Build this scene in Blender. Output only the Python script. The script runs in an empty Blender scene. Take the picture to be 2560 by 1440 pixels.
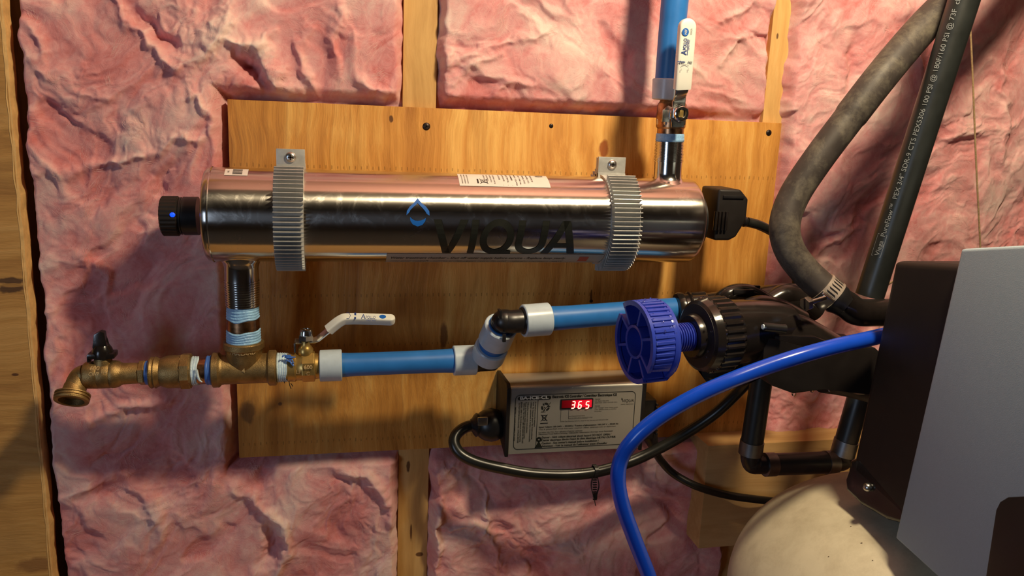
import bpy, bmesh, math, random
import numpy as np
from mathutils import Vector, Matrix
random.seed(7)
SC = bpy.context.scene
COL = SC.collection
PI = math.pi

# ------------------------------------------------------------------ camera
F = 1985.0
AX = Vector(((10330-1280)/F, (670-720)/F, 1)).normalized()          # wall's horizontal, in camera terms
DN = Vector(((896-1280)/F, (10060-720)/F, 1)); DN = (DN - DN.dot(AX)*AX).normalized()
NN = AX.cross(DN)
DIST = 0.86
CAM = Vector((0, -DIST, 1.45))
RIGHT = Vector((AX.x, NN.x, -DN.x)); DOWN = Vector((AX.y, NN.y, -DN.y)); FWD = Vector((AX.z, NN.z, -DN.z))
cam_d = bpy.data.cameras.new('camera'); cam = bpy.data.objects.new('camera', cam_d); COL.objects.link(cam)
cam_d.sensor_width = 36; cam_d.lens = F/2560*36; cam_d.clip_start = .01
M = Matrix((RIGHT, -DOWN, -FWD)).transposed().to_4x4(); M.translation = CAM
cam.matrix_world = M
cam_d.dof.use_dof = True; cam_d.dof.focus_distance = .80; cam_d.dof.aperture_fstop = 22
SC.camera = cam

def ray(px, py):
    a, b = (px-1280)/F, (py-720)/F
    return RIGHT*a + DOWN*b + FWD
def P(px, py, Y=0.0):                                               # the place seen at a pixel, Y metres from the board's face
    w = ray(px, py); return CAM + w*((Y-CAM.y)/w.y)
def PXP(px, py, X):
    w = ray(px, py); return CAM + w*((X-CAM.x)/w.x)
def dep(p): return (Vector(p)-CAM).dot(FWD)
def mm(px, p): return px*dep(p)/F

# ------------------------------------------------------------------ world and lights
wd = bpy.data.worlds.new('world'); SC.world = wd; wd.use_nodes = True
wd.node_tree.nodes['Background'].inputs[0].default_value = (.55, .5, .5, 1)
wd.node_tree.nodes['Background'].inputs[1].default_value = .05
SC.view_settings.view_transform = 'Standard'; SC.view_settings.look = 'None'
SC.view_settings.exposure = 0.0; SC.view_settings.gamma = 1; SC.view_settings.use_curve_mapping = False
def aim(o, tgt): o.rotation_euler = (Vector(tgt)-o.location).to_track_quat('-Z', 'Y').to_euler()
def lamp(name, kind, loc, power, color, size=.05, size_y=None, tgt=None):
    d = bpy.data.lights.new(name, kind); d.energy = power; d.color = color
    if kind == 'AREA':
        d.size = size
        if size_y: d.shape = 'RECTANGLE'; d.size_y = size_y
    else: d.shadow_soft_size = size
    o = bpy.data.objects.new(name, d); COL.objects.link(o); o.location = loc
    if tgt: aim(o, tgt)
    return o
lamp('ceiling_bulb', 'POINT', (.42, -.53, 1.94), 30, (1, .82, .54), .04)
lamp('daylight_opening', 'AREA', (-1.5, -1.75, 1.35), 7.0, (.60, .75, 1), .5, .7, (.2, 0, 1.2))

# ------------------------------------------------------------------ materials
MATS = {}
def node_mat(name):
    m = bpy.data.materials.new(name); m.use_nodes = True; MATS[name] = m
    nt = m.node_tree; return m, nt, nt.nodes['Principled BSDF']
def N(nt, t, **kw):
    n = nt.nodes.new(t)
    for k, v in kw.items():
        if k.startswith('i_'):
            key = k[2:]; key = int(key) if key.isdigit() else key.replace('_', ' ')
            n.inputs[key].default_value = v
        else: setattr(n, k, v)
    return n
def ramp(nt, fac, stops):
    r = nt.nodes.new('ShaderNodeValToRGB'); e = r.color_ramp.elements
    while len(e) < len(stops): e.new(.5)
    for k, (p, c) in enumerate(stops): e[k].position = p; e[k].color = (*c, 1)
    nt.links.new(fac, r.inputs[0]); return r
def coords(nt, scale=(1, 1, 1), rot=(0, 0, 0)):
    tc = nt.nodes.new('ShaderNodeTexCoord'); mp = nt.nodes.new('ShaderNodeMapping')
    mp.inputs['Scale'].default_value = scale; mp.inputs['Rotation'].default_value = rot
    nt.links.new(tc.outputs['Object'], mp.inputs[0]); return mp.outputs[0]
def plain(name, c, rough=.5, metal=0, var=.12, vscale=60, bump=.0, bscale=300, spec=.5, coat=0, sss=0, trans=0, dust=None, dustamt=.5, aniso=0):
    m, nt, b = node_mat(name); L = nt.links
    v = coords(nt)
    n = N(nt, 'ShaderNodeTexNoise', i_Scale=vscale, i_Detail=5.0, i_Roughness=.6); L.new(v, n.inputs['Vector'])
    lo = tuple(max(0, x*(1-var)) for x in c); hi = tuple(min(1, x*(1+var)) for x in c)
    r = ramp(nt, n.outputs[0], [(.3, lo), (.7, hi)]); out = r.outputs[0]
    if dust:
        n2 = N(nt, 'ShaderNodeTexNoise', i_Scale=26.0, i_Detail=9.0, i_Roughness=.75, i_Distortion=.3); L.new(v, n2.inputs['Vector'])
        r2 = ramp(nt, n2.outputs[0], [(.45, (0, 0, 0)), (.68, (dustamt,)*3)])
        mx = N(nt, 'ShaderNodeMix', data_type='RGBA'); mx.inputs[7].default_value = (*dust, 1)
        L.new(r2.outputs[0], mx.inputs[0]); L.new(out, mx.inputs[6]); out = mx.outputs[2]
    L.new(out, b.inputs['Base Color'])
    rr = N(nt, 'ShaderNodeMapRange', i_3=max(0, rough*.75), i_4=min(1, rough*1.3)); L.new(n.outputs[0], rr.inputs[0]); L.new(rr.outputs[0], b.inputs['Roughness'])
    b.inputs['Metallic'].default_value = metal; b.inputs['Specular IOR Level'].default_value = spec
    b.inputs['Coat Weight'].default_value = coat
    if sss: b.inputs['Subsurface Weight'].default_value = sss; b.inputs['Subsurface Scale'].default_value = .004; b.inputs['Subsurface Radius'].default_value = (1, 1, 1)
    if trans: b.inputs['Transmission Weight'].default_value = trans
    if bump:
        nb = N(nt, 'ShaderNodeTexNoise', i_Scale=bscale, i_Detail=4.0); L.new(v, nb.inputs['Vector'])
        bp = N(nt, 'ShaderNodeBump', i_Strength=bump, i_Distance=.001); L.new(nb.outputs[0], bp.inputs['Height']); L.new(bp.outputs[0], b.inputs['Normal'])
    return m
def emis(name, c, s):
    m, nt, b = node_mat(name); b.inputs['Base Color'].default_value = (*c, 1)
    b.inputs['Emission Color'].default_value = (*c, 1); b.inputs['Emission Strength'].default_value = s; return m

def wood(name, dark, mid, light, axis='Z', freq=90, knots=(), rough=.55, bump=.5, patch=(0, 0, 0), stretch=.035, dashes=()):
    m, nt, b = node_mat(name); L = nt.links
    s = [1.0, 1.0, 1.0]; s['XYZ'.index(axis)] = stretch
    v = coords(nt, tuple(s))
    vw = coords(nt)
    warp = N(nt, 'ShaderNodeTexNoise', i_Scale=7.0, i_Detail=2.0); L.new(vw, warp.inputs['Vector'])
    wsc = N(nt, 'ShaderNodeVectorMath', operation='SCALE'); wsc.inputs['Scale'].default_value = .035; L.new(warp.outputs['Color'], wsc.inputs[0])
    ad = N(nt, 'ShaderNodeVectorMath', operation='ADD'); L.new(v, ad.inputs[0]); L.new(wsc.outputs[0], ad.inputs[1])
    n1 = N(nt, 'ShaderNodeTexNoise', i_Scale=float(freq), i_Detail=6.0, i_Roughness=.65); L.new(ad.outputs[0], n1.inputs['Vector'])
    n2 = N(nt, 'ShaderNodeTexNoise', i_Scale=float(freq)*.16, i_Detail=3.0); L.new(ad.outputs[0], n2.inputs['Vector'])
    a = N(nt, 'ShaderNodeMath', operation='MULTIPLY_ADD'); a.inputs[1].default_value = .55; L.new(n1.outputs[0], a.inputs[0])
    a2 = N(nt, 'ShaderNodeMath', operation='MULTIPLY'); a2.inputs[1].default_value = .45; L.new(n2.outputs[0], a2.inputs[0]); L.new(a2.outputs[0], a.inputs[2])
    r = ramp(nt, a.outputs[0], [(.37, dark), (.5, mid), (.63, light)]); out = r.outputs[0]
    # large resin patches
    n3 = N(nt, 'ShaderNodeTexNoise', i_Scale=9.0, i_Detail=4.0, i_Roughness=.7, i_Distortion=.6)
    v3 = coords(nt, tuple(.35 if q < 1 else 1.0 for q in s)); L.new(v3, n3.inputs['Vector'])
    r3 = ramp(nt, n3.outputs[0], [(.52, (0, 0, 0)), (.74, (.75, .75, .75))])
    mx = N(nt, 'ShaderNodeMix', data_type='RGBA'); mx.inputs[7].default_value = (*patch, 1) if any(patch) else (*[x*.62 for x in mid], 1)
    L.new(r3.outputs[0], mx.inputs[0]); L.new(out, mx.inputs[6]); out = mx.outputs[2]
    tc = nt.nodes.new('ShaderNodeTexCoord'); sx = nt.nodes.new('ShaderNodeSeparateXYZ'); L.new(tc.outputs['Object'], sx.inputs[0])
    wn = N(nt, 'ShaderNodeTexNoise', i_Scale=120.0, i_Detail=3.0); L.new(tc.outputs['Object'], wn.inputs['Vector'])
    def M_(op, x, y=None, z=None):
        q = N(nt, 'ShaderNodeMath', operation=op)
        for k, w in enumerate((x, y, z)):
            if w is None: continue
            if isinstance(w, (int, float)): q.inputs[k].default_value = w
            else: L.new(w, q.inputs[k])
        return q.outputs[0]
    for (kx, kz, rx, rz, kc) in knots:
        dx = M_('DIVIDE', M_('SUBTRACT', sx.outputs[0], kx), rx); dz = M_('DIVIDE', M_('SUBTRACT', sx.outputs[2], kz), rz)
        d = M_('SQRT', M_('ADD', M_('MULTIPLY', dx, dx), M_('MULTIPLY', dz, dz)))
        d = M_('ADD', d, M_('MULTIPLY', M_('SUBTRACT', wn.outputs[0], .5), .9))
        k = N(nt, 'ShaderNodeMapRange', i_1=1.15, i_2=.75, i_3=0.0, i_4=.9); L.new(d, k.inputs[0])
        mx = N(nt, 'ShaderNodeMix', data_type='RGBA'); mx.inputs[7].default_value = (*kc, 1)
        L.new(k.outputs[0], mx.inputs[0]); L.new(out, mx.inputs[6]); out = mx.outputs[2]
    for (z0, x0, x1) in dashes:                                     # rows of small lathe-check marks across the ply
        band = M_('LESS_THAN', M_('ABSOLUTE', M_('SUBTRACT', sx.outputs[2], M_('ADD', z0, M_('MULTIPLY', M_('SUBTRACT', wn.outputs[0], .5), .006)))), .0016)
        cell = M_('LESS_THAN', M_('FRACT', M_('MULTIPLY', sx.outputs[0], 165.0)), .2)
        ins = M_('MULTIPLY', M_('GREATER_THAN', sx.outputs[0], x0), M_('LESS_THAN', sx.outputs[0], x1))
        k = M_('MULTIPLY', M_('MULTIPLY', M_('MULTIPLY', band, cell), ins), .45)
        mx = N(nt, 'ShaderNodeMix', data_type='RGBA'); mx.inputs[7].default_value = (*[x*.25 for x in mid], 1)
        L.new(k, mx.inputs[0]); L.new(out, mx.inputs[6]); out = mx.outputs[2]
    L.new(out, b.inputs['Base Color']); b.inputs['Roughness'].default_value = rough
    b.inputs['Specular IOR Level'].default_value = .35
    bp = N(nt, 'ShaderNodeBump', i_Strength=bump, i_Distance=.0025); L.new(n1.outputs[0], bp.inputs['Height']); L.new(bp.outputs[0], b.inputs['Normal'])
    return m

K_ = (.09, .03, .01)
kn = lambda px, py, rx, ry, Y=0.0, c=K_: (P(px, py, Y).x, P(px, py, Y).z, mm(rx, P(px, py, Y)), mm(ry, P(px, py, Y)), c)
MW_BOARD = wood('honey_plywood', (.40, .155, .026), (.63, .285, .058), (.82, .47, .13), 'Z', 70,
    knots=[kn(1510, 372, 12, 22, c=(.3, .07, .012)), kn(978, 298, 5, 9), kn(1832, 1005, 8, 9), kn(1096, 590, 9, 40, c=(.12, .05, .02)), kn(1110, 840, 10, 35, c=(.2, .08, .02)),
           kn(1680, 355, 5, 18, c=(.25, .09, .02)), kn(700, 1010, 5, 5, c=(.15, .06, .02)), kn(620, 1030, 18, 30, c=(.25, .11, .03)),
           kn(1478, 740, 3, 16, c=(.12, .04, .01))],
    dashes=[(P(1100, 425).z, -.2, .6), (P(1100, 737).z, -.2, .6), (P(1400, 852).z, -.2, .6), (P(1100, 893).z, .1, .6), (P(1700, 1062).z, -.2, .6)], bump=.95)
MW_STUD = wood('pine_stud', (.46, .25, .075), (.62, .37, .125), (.74, .49, .2), 'Z', 60,
    knots=[kn(1958, 88, 3, 8), kn(1023, 1178, 5, 16), kn(1030, 1345, 3, 22), (P(1052, 1400).x, P(1052, 1400).z, .005, .003, K_)], bump=.25, rough=.6)
MW_PANEL = wood('horizontal_grain_fir', (.36, .17, .04), (.52, .27, .07), (.62, .35, .11), 'X', 85,
    knots=[kn(38, 697, 34, 9, c=(.07, .03, .012)), kn(38, 716, 30, 12, c=(.07, .03, .012)), kn(40, 708, 24, 5, c=(.4, .2, .05)), kn(48, 929, 8, 4), kn(95, 1400, 40, 20, c=(.3, .14, .04))], bump=.5, rough=.62, stretch=.08)
MW_EDGE = plain('pale_cut_edge', (.68, .42, .16), .7, var=.2, vscale=90)
MW_LUMBER = wood('end_block_lumber', (.44, .25, .09), (.55, .34, .14), (.62, .41, .19), 'X', 40, bump=.2, rough=.65, stretch=.06)
M_STEEL = None
m, nt, b = node_mat('polished_stainless'); L = nt.links; M_STEEL = m
b.inputs['Metallic'].default_value = 1; b.inputs['Base Color'].default_value = (.66, .62, .56, 1)
v = coords(nt, (6, 260, 260)); 
n = N(nt, 'ShaderNodeTexNoise', i_Scale=3.0, i_Detail=3.0); L.new(v, n.inputs['Vector'])
v2 = coords(nt); n2 = N(nt, 'ShaderNodeTexNoise', i_Scale=38.0, i_Detail=9.0, i_Roughness=.75, i_Distortion=1.5); L.new(v2, n2.inputs['Vector'])
r2 = ramp(nt, n2.outputs[0], [(.5, (.21,)*3), (.64, (.28,)*3), (.8, (.42,)*3)])
L.new(r2.outputs[0], b.inputs['Roughness'])
b.inputs['Anisotropic'].default_value = .9
tg = N(nt, 'ShaderNodeTangent', direction_type='RADIAL', axis='X'); 
b.inputs['Anisotropic Rotation'].default_value = .25
L.new(tg.outputs[0], b.inputs['Tangent'])
M_CHROME = plain('bright_threaded_steel', (.68, .67, .65), .16, 1, var=.06)
M_ZINC = plain('zinc_steel', (.6, .6, .58), .28, 1, var=.1)
M_ALU = plain('extruded_aluminium', (.52, .52, .50), .42, .55, var=.08, vscale=200)
M_ALUB = plain('satin_aluminium_box', (.54, .51, .45), .34, .7, var=.03, vscale=30)
M_BRASS = plain('cast_brass', (.33, .215, .085), .46, .8, var=.35, vscale=70, bump=.3, bscale=1100)
M_BRASSR = plain('raised_worn_brass', (.62, .43, .2), .5, .4)
M_BRASSB = plain('machined_brass', (.58, .38, .12), .34, .8, var=.2)
M_COPPER = plain('dirty_bronze_nipple', (.42, .22, .11), .3, 1, var=.4, vscale=150)
M_DOPE = plain('blue_thread_sealant', (.30, .55, .90), .4, var=.22, vscale=140, bump=.6, bscale=500, sss=.2)
M_DOPEW = plain('pale_thread_sealant', (.58, .74, .88), .45, var=.2, vscale=140, bump=.6, bscale=500, sss=.2)
M_BLUESEAL = plain('deep_blue_tape', (.06, .17, .55), .4, var=.2)
M_PEX = plain('blue_pipe_plastic', (.024, .165, .50), .36, var=.1, vscale=40, spec=.45)
M_TUBE = plain('glossy_blue_tube', (.008, .07, .60), .2, var=.08, vscale=40, spec=.5)
M_RING = plain('milky_ring_plastic', (.52, .61, .69), .3, var=.08, vscale=90, sss=.35, spec=.5)
M_VINYL = plain('white_vinyl_grip', (.80, .78, .70), .42, var=.03, vscale=40)
M_BLK = plain('black_plastic', (.012, .011, .012), .34, var=.2, spec=.5)
M_BLKW = plain('wet_black_plastic', (.014, .011, .010), .2, var=.3, vscale=40, spec=.5, bump=.12, bscale=160)
M_BLKM = plain('matte_black_plastic', (.012, .009, .008), .5, var=.1, spec=.4)
M_CORD = plain('black_cord_jacket', (.013, .013, .011), .3, var=.15, spec=.5)
M_PPEX = plain('black_pex_plastic', (.016, .018, .017), .36, var=.15, spec=.5)
M_HOSE = plain('dusty_grey_hose', (.045, .036, .032), .55, var=.25, vscale=50, dust=(.19, .165, .12), dustamt=.75, spec=.35)
M_KNOB = plain('royal_blue_plastic', (.028, .055, .44), .28, var=.05, spec=.5)
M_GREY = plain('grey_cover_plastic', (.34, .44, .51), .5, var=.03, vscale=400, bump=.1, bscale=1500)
M_TANK = plain('cream_tank', (.60, .53, .38), .5, var=.08, vscale=20, dust=(.34, .27, .17), dustamt=.45)
M_DARKSHEET = plain('near_black_sheet', (.012, .01, .009), .35)
M_CRIMP = plain('dull_crimp_ring', (.20, .20, .20), .4, 1, var=.25)
M_BAND = plain('clamp_band_steel', (.62, .52, .44), .35, .6, var=.08)
M_TWINE = plain('brown_twine', (.30, .20, .10), .8, var=.3, vscale=600)
M_TEXTK = plain('black_print', (.012, .013, .010), .4, var=0)
M_TEXTG = plain('grey_print', (.22, .235, .24), .6, var=0)
M_TEXTB = plain('blue_print', (.01, .12, .48), .4, var=0)
M_TEXTDB = plain('dark_blue_print', (.02, .05, .22), .5, var=0)
M_TEXTS = plain('silver_print', (.62, .60, .55), .4, var=0)
M_LABEL = plain('white_label_paper', (.72, .66, .62), .5, var=.03)
M_LABELR = plain('red_label_square', (.55, .09, .05), .5, var=.03)
M_WALL = plain('dim_room_surface', (.075, .056, .045), .8, var=.2, vscale=6)
M_FLOOR = plain('concrete_floor', (.10, .08, .06), .8, var=.2, vscale=12)
M_SCREW = plain('dark_screw_steel', (.05, .035, .03), .4, .8)
M_DROP = plain('clear_water', (1, 1, 1), .02, var=0, trans=1.0); MATS['clear_water'].node_tree.nodes['Principled BSDF'].inputs['IOR'].default_value = 1.33
M_LEDB = emis('blue_lamp_glow', (.005, .06, 1), 1.6)
M_LEDR = emis('red_digit_glow', (1, .16, .12), 7)
m, nt, b = node_mat('red_display_window'); M_DISP = m
b.inputs['Base Color'].default_value = (.12, .002, .003, 1); b.inputs['Roughness'].default_value = .25
tc = nt.nodes.new('ShaderNodeTexCoord'); sp = nt.nodes.new('ShaderNodeSeparateXYZ'); nt.links.new(tc.outputs['Generated'], sp.inputs[0])
rp = ramp(nt, sp.outputs[0], [(0, (.035, .0, .001)), (.3, (.10, .001, .003)), (.5, (.85, .003, .02)), (1, (.75, .003, .02))])
nt.links.new(rp.outputs[0], b.inputs['Emission Color']); b.inputs['Emission Strength'].default_value = .9

# insulation
m, nt, b = node_mat('pink_fibreglass'); M_INS = m; L = nt.links
at = N(nt, 'ShaderNodeAttribute', attribute_name='wisp')
v = coords(nt)
nz = N(nt, 'ShaderNodeTexNoise', i_Scale=60.0, i_Detail=11.0, i_Roughness=.78, i_Distortion=2.6); L.new(v, nz.inputs['Vector'])
a = N(nt, 'ShaderNodeMath', operation='MULTIPLY_ADD'); a.inputs[1].default_value = .6; L.new(nz.outputs[0], a.inputs[0])
a2 = N(nt, 'ShaderNodeMath', operation='MULTIPLY'); a2.inputs[1].default_value = .72; L.new(at.outputs['Fac'], a2.inputs[0]); L.new(a2.outputs[0], a.inputs[2])
r = ramp(nt, a.outputs[0], [(.18, (.60, .17, .165)), (.40, (.71, .29, .29)), (.58, (.77, .39, .385)), (.95, (.86, .64, .58))])
L.new(r.outputs[0], b.inputs['Base Color']); b.inputs['Roughness'].default_value = .9; b.inputs['Specular IOR Level'].default_value = .1
b.inputs['Subsurface Weight'].default_value = .3; b.inputs['Subsurface Radius'].default_value = (1, .55, .5); b.inputs['Subsurface Scale'].default_value = .006
b.inputs['Sheen Weight'].default_value = .25; b.inputs['Sheen Tint'].default_value = (1, .7, .65, 1)
nf = N(nt, 'ShaderNodeTexNoise', i_Scale=160.0, i_Detail=8.0, i_Roughness=.75, i_Distortion=3.0); L.new(v, nf.inputs['Vector'])
bp = N(nt, 'ShaderNodeBump', i_Strength=.25, i_Distance=.0015); L.new(nf.outputs[0], bp.inputs['Height'])
bp2 = N(nt, 'ShaderNodeBump', i_Strength=.35, i_Distance=.004); L.new(nz.outputs[0], bp2.inputs['Height']); L.new(bp.outputs[0], bp2.inputs['Normal'])
L.new(bp2.outputs[0], b.inputs['Normal'])

M_FIB = plain('pale_fibre', (.82, .52, .49), .8, var=.15, vscale=30, spec=.2)
M_INSC = plain('pink_ceiling_fibre', (.68, .36, .33), .9, var=.3, vscale=9)
M_LABELT = plain('tan_tinted_label', (.46, .38, .30), .4, var=.05)
# ------------------------------------------------------------------ mesh helpers
def basis(d, up=None):
    d = Vector(d).normalized(); up = Vector(up) if up else (Vector((0, 0, 1)) if abs(d.z) < .9 else Vector((0, -1, 0)))
    u = (up - up.dot(d)*d).normalized(); return d, u, d.cross(u)
class MB:
    def __init__(s): s.v = []; s.f = []
    def add(s, vs, fs):
        o = len(s.v); s.v += [tuple(q) for q in vs]; s.f += [tuple(i+o for i in f) for f in fs]; return s
    def rings(s, rs, cap=True, closed=True):
        o = len(s.v); n = len(rs[0])
        for r in rs: s.v += [tuple(q) for q in r]
        for i in range(len(rs)-1):
            for j in range(n if closed else n-1):
                k = (j+1) % n; s.f.append((o+i*n+j, o+i*n+k, o+(i+1)*n+k, o+(i+1)*n+j))
        if cap:
            s.f.append(tuple(o+j for j in range(n))[::-1]); s.f.append(tuple(o+(len(rs)-1)*n+j for j in range(n)))
        return s
    def lathe(s, org, d, prof, seg=40, cap=True, ph=0):
        d, u, w = basis(d); org = Vector(org)
        return s.rings([[org+d*t+(u*math.cos(ph+2*PI*k/seg)+w*math.sin(ph+2*PI*k/seg))*max(r, 1e-5) for k in range(seg)] for t, r in prof], cap)
    def tube(s, pts, rad, seg=20, cap=True):
        pts = [Vector(p) for p in pts]; rs = []; u = None
        for i, p in enumerate(pts):
            d = (pts[min(i+1, len(pts)-1)]-pts[max(i-1, 0)]).normalized()
            if u is None: _, u, w = basis(d)
            else: u = (u-u.dot(d)*d).normalized(); w = d.cross(u)
            r = rad(i/(len(pts)-1)) if callable(rad) else rad
            rs.append([p+(u*math.cos(2*PI*k/seg)+w*math.sin(2*PI*k/seg))*r for k in range(seg)])
        return s.rings(rs, cap)
    def box(s, c, hx, hy, hz, bev=0, seg=2):
        c, hx, hy, hz = map(Vector, (c, hx, hy, hz)); bm = bmesh.new()
        vs = [bm.verts.new(c+hx*a+hy*b_+hz*e) for a in (-1, 1) for b_ in (-1, 1) for e in (-1, 1)]
        for q in ((0, 1, 3, 2), (4, 6, 7, 5), (0, 4, 5, 1), (2, 3, 7, 6), (0, 2, 6, 4), (1, 5, 7, 3)): bm.faces.new([vs[i] for i in q])
        return s.bm(bm, bev, seg)
    def bm(s, bm, bev=0, seg=2):
        if bev: bmesh.ops.bevel(bm, geom=list(bm.edges), offset=bev, segments=seg, profile=.6, affect='EDGES')
        bmesh.ops.recalc_face_normals(bm, faces=bm.faces); bm.verts.index_update()
        s.add([v_.co.copy() for v_ in bm.verts], [[v_.index for v_ in f.verts] for f in bm.faces]); bm.free(); return s
    def prism(s, poly, ext, bev=0, seg=2):                           # poly: list of 3D points, ext: vector
        bm = bmesh.new(); e = Vector(ext)
        a = [bm.verts.new(Vector(p)) for p in poly]; b_ = [bm.verts.new(Vector(p)+e) for p in poly]; n = len(a)
        bm.faces.new(a); bm.faces.new(b_[::-1])
        for i in range(n): bm.faces.new((a[i], b_[i], b_[(i+1) % n], a[(i+1) % n]))
        return s.bm(bm, bev, seg)
    def hull8(s, q, bev=0, seg=2):                                   # q: 8 points, first ring of four then second ring of four
        bm = bmesh.new(); v_ = [bm.verts.new(Vector(p)) for p in q]
        for f in ((0, 1, 2, 3), (7, 6, 5, 4), (0, 4, 5, 1), (1, 5, 6, 2), (2, 6, 7, 3), (3, 7, 4, 0)): bm.faces.new([v_[i] for i in f])
        return s.bm(bm, bev, seg)
    def ball(s, c, r, seg=12, sc=(1, 1, 1)):
        rs = [[(c[0]+r*sc[0]*math.sin(PI*i/8)*math.cos(2*PI*k/seg), c[1]+r*sc[1]*math.sin(PI*i/8)*math.sin(2*PI*k/seg), c[2]+r*sc[2]*math.cos(PI*i/8)) for k in range(seg)] for i in range(1, 8)]
        return s.rings(rs)
    def loft(s, secs, seg=28, n=2.6):                                # secs: (centre, U, V) superellipses
        rs = []
        for c, U, V in secs:
            c, U, V = Vector(c), Vector(U), Vector(V); rr = []
            for k in range(seg):
                a = 2*PI*k/seg; ca, sa = math.cos(a), math.sin(a)
                rr.append(c+U*math.copysign(abs(ca)**(2/n), ca)+V*math.copysign(abs(sa)**(2/n), sa))
            rs.append(rr)
        return s.rings(rs)
    def build(s, name, mat, parent=None, angle=35, fix=True):
        me = bpy.data.meshes.new(name); me.from_pydata(s.v, [], s.f); me.materials.append(mat)
        if fix:
            bm = bmesh.new(); bm.from_mesh(me); bmesh.ops.recalc_face_normals(bm, faces=bm.faces); bm.to_mesh(me); bm.free()
        me.shade_smooth()
        if angle: me.set_sharp_from_angle(angle=math.radians(angle))
        o = bpy.data.objects.new(name, me); COL.objects.link(o)
        if parent: o.parent = parent; o.matrix_parent_inverse = parent.matrix_basis.inverted()
        return o
def thing(name, loc, label, cat, group=None, kind=None):
    o = bpy.data.objects.new(name, None); COL.objects.link(o); o.location = loc; o.empty_display_size = .02
    tag(o, label, cat, group, kind); return o
def tag(o, label, cat, group=None, kind=None):
    if label: o['label'] = label
    if cat: o['category'] = cat
    if group: o['group'] = group
    if kind: o['kind'] = kind
    return o
def spline(pts, n=12):
    pts = [Vector(p) for p in pts]; out = []
    q = [pts[0]*2-pts[1]]+pts+[pts[-1]*2-pts[-2]]
    for i in range(1, len(q)-2):
        for k in range(n):
            t = k/n; a, b_, c, d = q[i-1], q[i], q[i+1], q[i+2]
            out.append(.5*((2*b_)+(c-a)*t+(2*a-5*b_+4*c-d)*t*t+(3*b_-a-3*c+d)*t**3))
    out.append(pts[-1]); return out
class Axis:                                                         # a straight axis known by two pixels and their depths
    def __init__(s, a, b_, Ya, Yb=None):
        Yb = Ya if Yb is None else Yb; s.pa, s.pb = a, b_; s.A = P(*a, Ya); s.B = P(*b_, Yb); s.d = (s.B-s.A).normalized()
        s.k = 0 if abs(b_[0]-a[0]) > abs(b_[1]-a[1]) else 1
    def s_(s, c):
        t = (c-s.pa[s.k])/(s.pb[s.k]-s.pa[s.k]); px = s.pa[0]+t*(s.pb[0]-s.pa[0]); py = s.pa[1]+t*(s.pb[1]-s.pa[1])
        w = ray(px, py); n = w.cross(s.d).cross(w); return (CAM-s.A).dot(n)/s.d.dot(n)
    def at(s, c): return s.A+s.d*s.s_(c)
    def r(s, c, px): return mm(px, s.at(c))
    def lathe(s, mb, prof, seg=40, cap=True, ph=0): return mb.lathe(s.A, s.d, [(s.s_(c), s.r(c, r_)) for c, r_ in prof], seg, cap, ph)
    def thread(s, mb, c0, c1, r0, r1, n, depth=2, seg=40):
        pr = []
        for i in range(n):
            for q, dd in ((0, 0), (.45, 0), (.55, depth), (.95, depth)):
                t = (i+q)/n; pr.append((c0+(c1-c0)*t, r0+(r1-r0)*t-dd))
        pr.append((c1, r1)); return s.lathe(mb, pr, seg)

def text2d(txt, bold=0.0, shear=0.0):
    """triangles of a line of lettering, baseline at v=0, cap height 1; returns verts, faces, width"""
    cu = bpy.data.curves.new('t', 'FONT'); cu.body = txt; cu.offset = bold; cu.shear = shear; cu.resolution_u = 3; cu.size = 1.0
    o = bpy.data.objects.new('t', cu); COL.objects.link(o)
    me = o.to_mesh(); vs = [v_.co.copy() for v_ in me.vertices]; fs = [tuple(p.vertices) for p in me.polygons]; o.to_mesh_clear()
    bpy.data.objects.remove(o); bpy.data.curves.remove(cu)
    if not vs: return [], [], 0
    k = 1/.69; x0 = min(q.x for q in vs); w = (max(q.x for q in vs)-x0)*k
    return [((q.x-x0)*k, q.y*k) for q in vs], fs, w
def put_text(mb, txt, fn, h, w=None, bold=0, shear=0, cuts=0, ucuts=0):
    vs, fs, tw = text2d(txt, bold, shear)
    if not vs: return
    sx = (w/tw) if w else h
    if cuts or ucuts:
        bm = bmesh.new(); bv = [bm.verts.new((x, y, 0)) for x, y in vs]
        for f in fs:
            try: bm.faces.new([bv[i] for i in f])
            except ValueError: pass
        for i in range(cuts+1):
            z = -.25+1.35*i/cuts if cuts else 0
            bmesh.ops.bisect_plane(bm, geom=bm.verts[:]+bm.edges[:]+bm.faces[:], plane_co=(0, z, 0), plane_no=(0, 1, 0))
        for i in range(1, ucuts):
            bmesh.ops.bisect_plane(bm, geom=bm.verts[:]+bm.edges[:]+bm.faces[:], plane_co=(tw*i/ucuts, 0, 0), plane_no=(1, 0, 0))
        bm.verts.index_update(); vs = [(q.co.x, q.co.y) for q in bm.verts]; fs = [[q.index for q in f.verts] for f in bm.faces]; bm.free()
    mb.add([fn(x*sx, y*h) for x, y in vs], fs)
def quad(mb, fn, u0, v0, u1, v1, n=1, m_=1):
    vs = []; fs = []
    for j in range(m_+1):
        for i in range(n+1): vs.append(fn(u0+(u1-u0)*i/n, v0+(v1-v0)*j/m_))
    for j in range(m_):
        for i in range(n): a_ = j*(n+1)+i; fs.append((a_, a_+1, a_+n+2, a_+n+1))
    mb.add(vs, fs)
def poly(mb, fn, pts): mb.add([fn(*p) for p in pts], [tuple(range(len(pts)))])
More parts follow.
